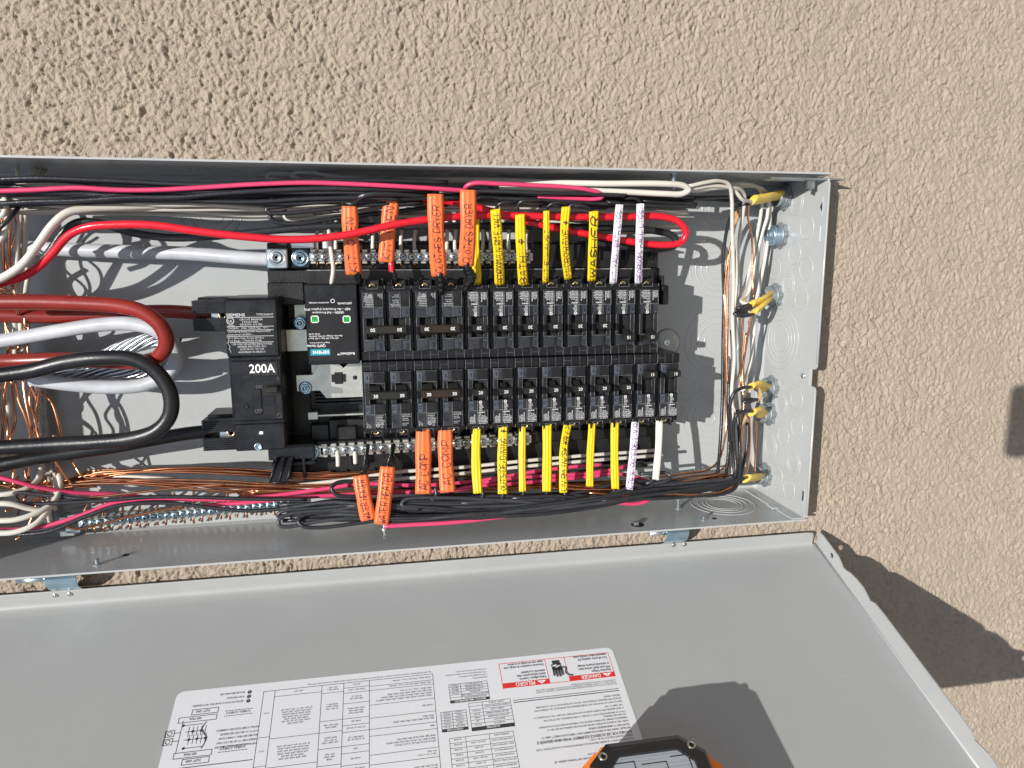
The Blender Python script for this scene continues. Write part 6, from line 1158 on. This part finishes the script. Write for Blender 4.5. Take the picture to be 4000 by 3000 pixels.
# left-hand vertical wires and shadows casters
L_ = [
 ('white', [(150, 640, 40), (88, 800, 60), (80, 860, 64), (70, 940, 62), (68, 1040, 56), (60, 1200, 46), (60, 1400, 40)], 'white wire running down the left end, first'),
 ('white', [(175, 660, 36), (108, 810, 60), (96, 870, 62), (98, 940, 58), (82, 1040, 52), (78, 1180, 46), (90, 1380, 42), (98, 1450, 40)], 'white wire running down the left end, second'),
 ('white', [(-40, 860, 82), (10, 840, 84), (25, 800, 84), (15, 760, 80)], 'white wire bending at the upper left edge'),
 ('white', [(-60, 970, 84), (0, 940, 86), (24, 890, 86), (30, 830, 80)], 'white wire curving up at the left edge'),
 ('black', [(-60, 920, 92), (0, 888, 94), (40, 850, 92), (64, 820, 84), (90, 790, 70)], 'black wire curving up at the left edge'),
 ('cu', [(-40, 760, 70), (6, 850, 72), (12, 980, 66), (16, 1080, 58), (10, 1180, 50)], 'bare copper wire nearest the left edge'),
 ('cu', [(30, 760, 66), (40, 860, 70), (36, 960, 66), (44, 1040, 58), (58, 1120, 52), (70, 1200, 46)], 'bare copper wire at the left end crossing the thick white cable'),
 ('cu', [(-60, 1130, 74), (10, 1128, 76), (40, 1142, 74), (62, 1170, 66), (72, 1230, 56)], 'bare copper arch above the thick red cable, outer'),
 ('cu', [(-60, 1146, 70), (0, 1144, 72), (30, 1156, 70), (48, 1190, 60)], 'bare copper arch above the thick red cable, inner'),
 ('cu', [(20, 1240, 40), (24, 1290, 40), (40, 1350, 42), (46, 1400, 40)], 'bare copper wire behind the thick cables at the left'),
 ('cu', [(110, 1240, 40), (112, 1300, 42), (110, 1370, 46), (118, 1400, 46)], 'bright bare copper wire below the thick red cable'),
 ('cu', [(90, 1480, 50), (100, 1560, 54), (112, 1620, 56), (124, 1670, 56), (150, 1730, 52)], 'bright bare copper wire between the black cables, left'),
 ('cu', [(120, 1490, 46), (118, 1570, 50), (136, 1640, 54), (158, 1720, 54)], 'bright bare copper wire between the black cables, right'),
 ('cu', [(60, 1490, 40), (72, 1560, 42), (96, 1620, 44), (118, 1700, 44), (114, 1790, 44), (112, 1870, 44)], 'bare copper wire bending between the black cables'),
 ('cu', [(160, 1530, 40), (200, 1570, 42), (225, 1640, 44), (242, 1720, 44)], 'bare copper wire bowed to the right between the black cables'),
 ('cu', [(58, 1820, 50), (52, 1870, 52), (56, 1910, 54)], 'short copper wire under the black cables at the left'),
]
for c, pts, lb in L_:
    wire({'white': 'white_wire', 'black': 'black_wire', 'cu': 'copper_wire'}[c], lb, pts, {'white': 2.4, 'black': 2.0, 'cu': 1.3}[c], {'white': W_WHT, 'black': W_BLK, 'cu': W_CU}[c])
# copper ends at the ground bar
for k in range(22):
    x = 335+k*35; yb = 2046-(x-330)*0.099; 
    b = MB(); b.tube([P(x+rnd.uniform(-4, 4), yb+14, 14), P(x+rnd.uniform(-5, 5), yb+30+rnd.uniform(0, 10), 12)], 1.2, 6); e = b.build('bare_end', W_CU, None, P(x, yb+14, 14)); tag(e, 'bare copper wire end below the ground bar', 'wire end', 'copper ends below the ground bar')
    if k % 2 == 0:
        b = MB(); q = spline([P(x, yb-10, 16), P(x+rnd.uniform(-6, 6), yb-45, 22), P(x+rnd.uniform(-10, 10), yb-85, 34)], 4); b.tube(q, 1.2, 6); e = b.build('copper_wire', W_CU, None, q[0]); tag(e, 'short copper wire rising from the ground bar', 'wire', 'copper wires into the ground bar')

# ================================================================ CABLE FITTINGS
FT = [(3050, 770, 'topmost, in the shaded corner'), (3015, 1155, 'third from the top'), (3000, 1515, 'fourth from the top'), (2990, 1615, 'fifth from the top'), (2975, 1855, 'lowest')]
def fitting(x, y, lb, plug=False):
    c = PU(x, y, UR-6); v, w = float(c[1]), max(17.5, float(c[2])); t = thing('cable_fitting', lb, 'cable fitting', (UR, v, w), group='fittings on the end wall')
    M = Matrix(((0, 0, -1, 0), (0, 1, 0, 0), (1, 0, 0, 0), (0, 0, 0, 1))); b = MB(); n = 16; R0 = 14.6
    prof = []
    for k in range(n*2):
        a0 = math.pi*2*k/(n*2); r = R0 if k % 4 < 2 else R0-1.9; prof.append((r*math.cos(a0), r*math.sin(a0)))
    b.prism(prof, 0.4, 4.0, M); b.lathe([(R0-2.2, 4.0), (R0-2.4, 5.2), (R0-3.2, 5.6)], 24, M); b.build('locknut', CAST, t)
    b = MB(); pr = [(10.8, 4)]; z = 4.6
    for k in range(5): pr += [(11.3, z), (10.6, z+.7)]; z += 1.4
    if plug: pr += [(11.6, z), (11.6, z+3), (10.8, z+4.2), (6.5, z+4.6), (6.2, z+6.2), (0.01, z+6.4)]
    else: pr += [(10.2, z), (8.8, z), (8.6, z-5), (0.01, z-5)]
    b.lathe(pr, 26, M); b.build('threaded_collar', ZINCB if plug else CAST, t)
    return v, w
fitting(3035, 920, 'grey threaded plug closing a hole in the end wall', True)
cen = [fitting(x, y, 'zinc locknut and collar on the end wall, '+lb) for x, y, lb in FT]
def sheath(lb, pts, rs, flat=.62):
    rs = [max(rs)*1.05 for r_ in rs]; rs[0] *= .8; q = spline(pts, 6); n = len(q); rr = [float(np.interp(i/(n-1), np.linspace(0, 1, len(rs)), rs)) for i in range(n)]
    b = MB(); b.tube(q, rr, 14, flat=flat*.78, twist=.03); o = b.build('cable_sheath', S_NM, None, q[0]); o.data.polygons[0].use_smooth = True; tag(o, lb, 'cable', 'yellow cable sheaths at the end wall'); return o
def CW(i, du, dv=0, dw=0): return (UR-du, cen[i][0]+dv, cen[i][1]+dw)
sheath('flat yellow cable sheath leaving the topmost fitting', [CW(0, 2), CW(0, 14, 1, 8), P(2985, 775, 52), P(2938, 783, 58)], [6, 6.4, 7.2, 6.2])
sheath('yellow cable sheath curving down out of the third fitting, upper', [CW(1, 2, 2), CW(1, 12, 1, 5), P(2975, 1172, 48), P(2932, 1190, 56)], [5, 5.6, 6.2, 5.6])
sheath('yellow cable sheath curving down out of the third fitting, lower', [CW(1, 2, -3), CW(1, 12, -4, 6), P(2978, 1195, 54), P(2944, 1222, 62)], [5, 5.4, 6.0, 5.6])
sheath('short yellow cable sheath leaving the fourth fitting', [CW(2, 2), CW(2, 12, 1, 6), P(2958, 1502, 56), P(2932, 1510, 62)], [5.4, 6, 6.6, 6])
sheath('short yellow cable sheath leaving the fifth fitting', [CW(3, 2), CW(3, 12, 0, 6), P(2960, 1604, 56), P(2938, 1612, 62)], [5.2, 5.8, 6.4, 6])
sheath('short yellow cable sheath leaving the lowest fitting', [CW(4, 2), CW(4, 14, 0, 8), P(2945, 1865, 62), P(2912, 1870, 74)], [5.4, 6, 7.0, 6.2])

# ================================================================ DEVICE STUCK TO THE DOOR
dv = thing('portable_speaker', 'rugged orange and black portable speaker with grey mesh front held to the door', 'speaker', DX(612, 290, 0))
DB = DX(612, 290, 0)
def octo(u0, u1, s0, s1, c, c2=None): c2 = c2 or c; return [(u0+c, s0), (u1-c, s0), (u1, s0+c2), (u1, s1-c2), (u1-c, s1), (u0+c, s1), (u0, s1-c2), (u0, s0+c2)]
U_0, U_1, S_0, S_1, HT = 555, 645, 228, 372, 54
b = MB(); b.prism(octo(U_0-4, U_1+4, S_0+6, S_1-4, 16, 16), 0.3, 14, MD); b.prism(octo(U_0-18, U_1+12, S_0+1, S_1+1, 26, 20), 14, HT-13, MD); b.prism(octo(U_0-5, U_1+4, S_0-.5, S_1+1, 18, 17), HT-13, HT-8, MD); b.build('orange_housing', DEV_O, dv, DB)
def frame_ring(o, i, z0, z1, name, m, par, zt=None):
    n = len(o); b = MB(); zt = z1 if zt is None else zt
    vs = [(x, y, z0) for x, y in o]+[(x, y, zt) for x, y in o]+[(x*.93+(sum(p[0] for p in o)/n)*.07, y*.93+(sum(p[1] for p in o)/n)*.07, z1) for x, y in o]+[(x, y, z1) for x, y in i]+[(x, y, z1-5) for x, y in i]
    fs = []
    for k in range(4): fs += [(k*n+j, k*n+(j+1) % n, (k+1)*n+(j+1) % n, (k+1)*n+j) for j in range(n)]
    fs.append(tuple(range(n-1, -1, -1))); fs.append(tuple(range(4*n, 5*n)))
    b.add(vs, fs, False, MD); return b.build(name, m, par, DB)
fr_ = frame_ring(octo(U_0, U_1, S_0, S_1, 16, 14), octo(U_0+12, U_1-12, S_0+12, S_1-12, 10, 10), HT-9, HT, 'front_frame', DEV_B, dv, HT-4)
GR = mat('mesh_grille', (0.30, 0.32, 0.34), 0.7, 0.0)
gn = GR.node_tree; vt = gn.nodes.new('ShaderNodeTexVoronoi'); vt.inputs['Scale'].default_value = 760; vt.inputs['Randomness'].default_value = 0.0; tcn = gn.nodes.new('ShaderNodeTexCoord'); rp = gn.nodes.new('ShaderNodeValToRGB')
rp.color_ramp.elements[0].position = .10; rp.color_ramp.elements[0].color = (.06, .065, .072, 1); rp.color_ramp.elements[1].position = .30; rp.color_ramp.elements[1].color = (.30, .325, .35, 1)
gn.links.new(tcn.outputs['Object'], vt.inputs['Vector']); gn.links.new(vt.outputs['Distance'], rp.inputs[0]); gn.links.new(rp.outputs[0], gn.nodes['Principled BSDF'].inputs['Base Color'])
b = MB(); b.prism(octo(U_0+11.5, U_1-11.5, S_0+11.5, S_1-11.5, 10, 10), HT-6, HT-3, MD); g1 = b.build('mesh_grille', GR, dv, DB)
b = MB()
for (u0, u1, s0) in ((U_0+15, U_0+33, S_0+16), (U_0+38, U_0+57, S_0+19), (U_0+61, U_1-15, S_0+16)):
    b.box(u0, u1, s0, s0+.5, HT-3.2, HT-2.7, 0, MD); b.box(u1-.5, u1, s0, s0+60, HT-3.2, HT-2.7, 0, MD)
b.build('grille_crease', DEV_B, g1, DB)
b = MB()
b.tube([MD @ Vector(p) for p in [(U_0+19, S_0+7, HT-.8), (U_0+34, S_0+7, HT-.8), (U_0+37, S_0+5, HT-.8), (U_0+55, S_0+5, HT-.8), (U_0+58, S_0+7, HT-.8), (U_1-19, S_0+7, HT-.8)]], .9, 6)
b.build('raised_rib', mat('rubber_sheen', (.03, .034, .036), .3), fr_, DB)
for uu in (U_0+10.5, U_1-10.5):
    M = MD @ Matrix.Translation((uu, S_0+11, HT-1.5)); b = MB(); b.lathe([(3.6, 0), (3.4, 1.3), (2.8, 1.8), (1.9, 1.8), (1.7, 1.0), (0.01, 1.0)], 18, M); o = b.build('cap_screw', MET, dv, DB)
    b = MB(); b.lathe([(2.0, 1.4), (0.01, 1.4)], 6, M, False); b.build('hex_socket', DARK, o, DB)
for uu in (U_0+5, U_1-5):
    b = MB(); b.tube([MD @ Vector((uu, S_0+32, HT-1.4)), MD @ Vector((uu, S_0+60, HT-1.4))], 1.6, 6); b.build('side_rib', DEV_B, dv, DB)

# the phone that takes the picture: out of frame, its shadow falls on the wall at the right
q = P(3950, 1512, W0); q2 = P(3950, 1778, W0); tt = 800-W0
pu, pv = q[0]+SUN[0]*tt, (q[1]+q2[1])/2+SUN[1]*tt
ph = thing('smartphone', 'dark smartphone held in front of the panel, outside the picture', 'phone', (pu, pv, 800)); hw = (q[1]-q2[1])/2+2
b = MB(); b.prism(arc(8, -hw+8, 8, 180, 270)+arc(152, -hw+8, 8, 270, 360)+arc(152, hw-8, 8, 0, 90)+arc(8, hw-8, 8, 90, 180), 0, 8); b.build('phone_body', BLK, ph)
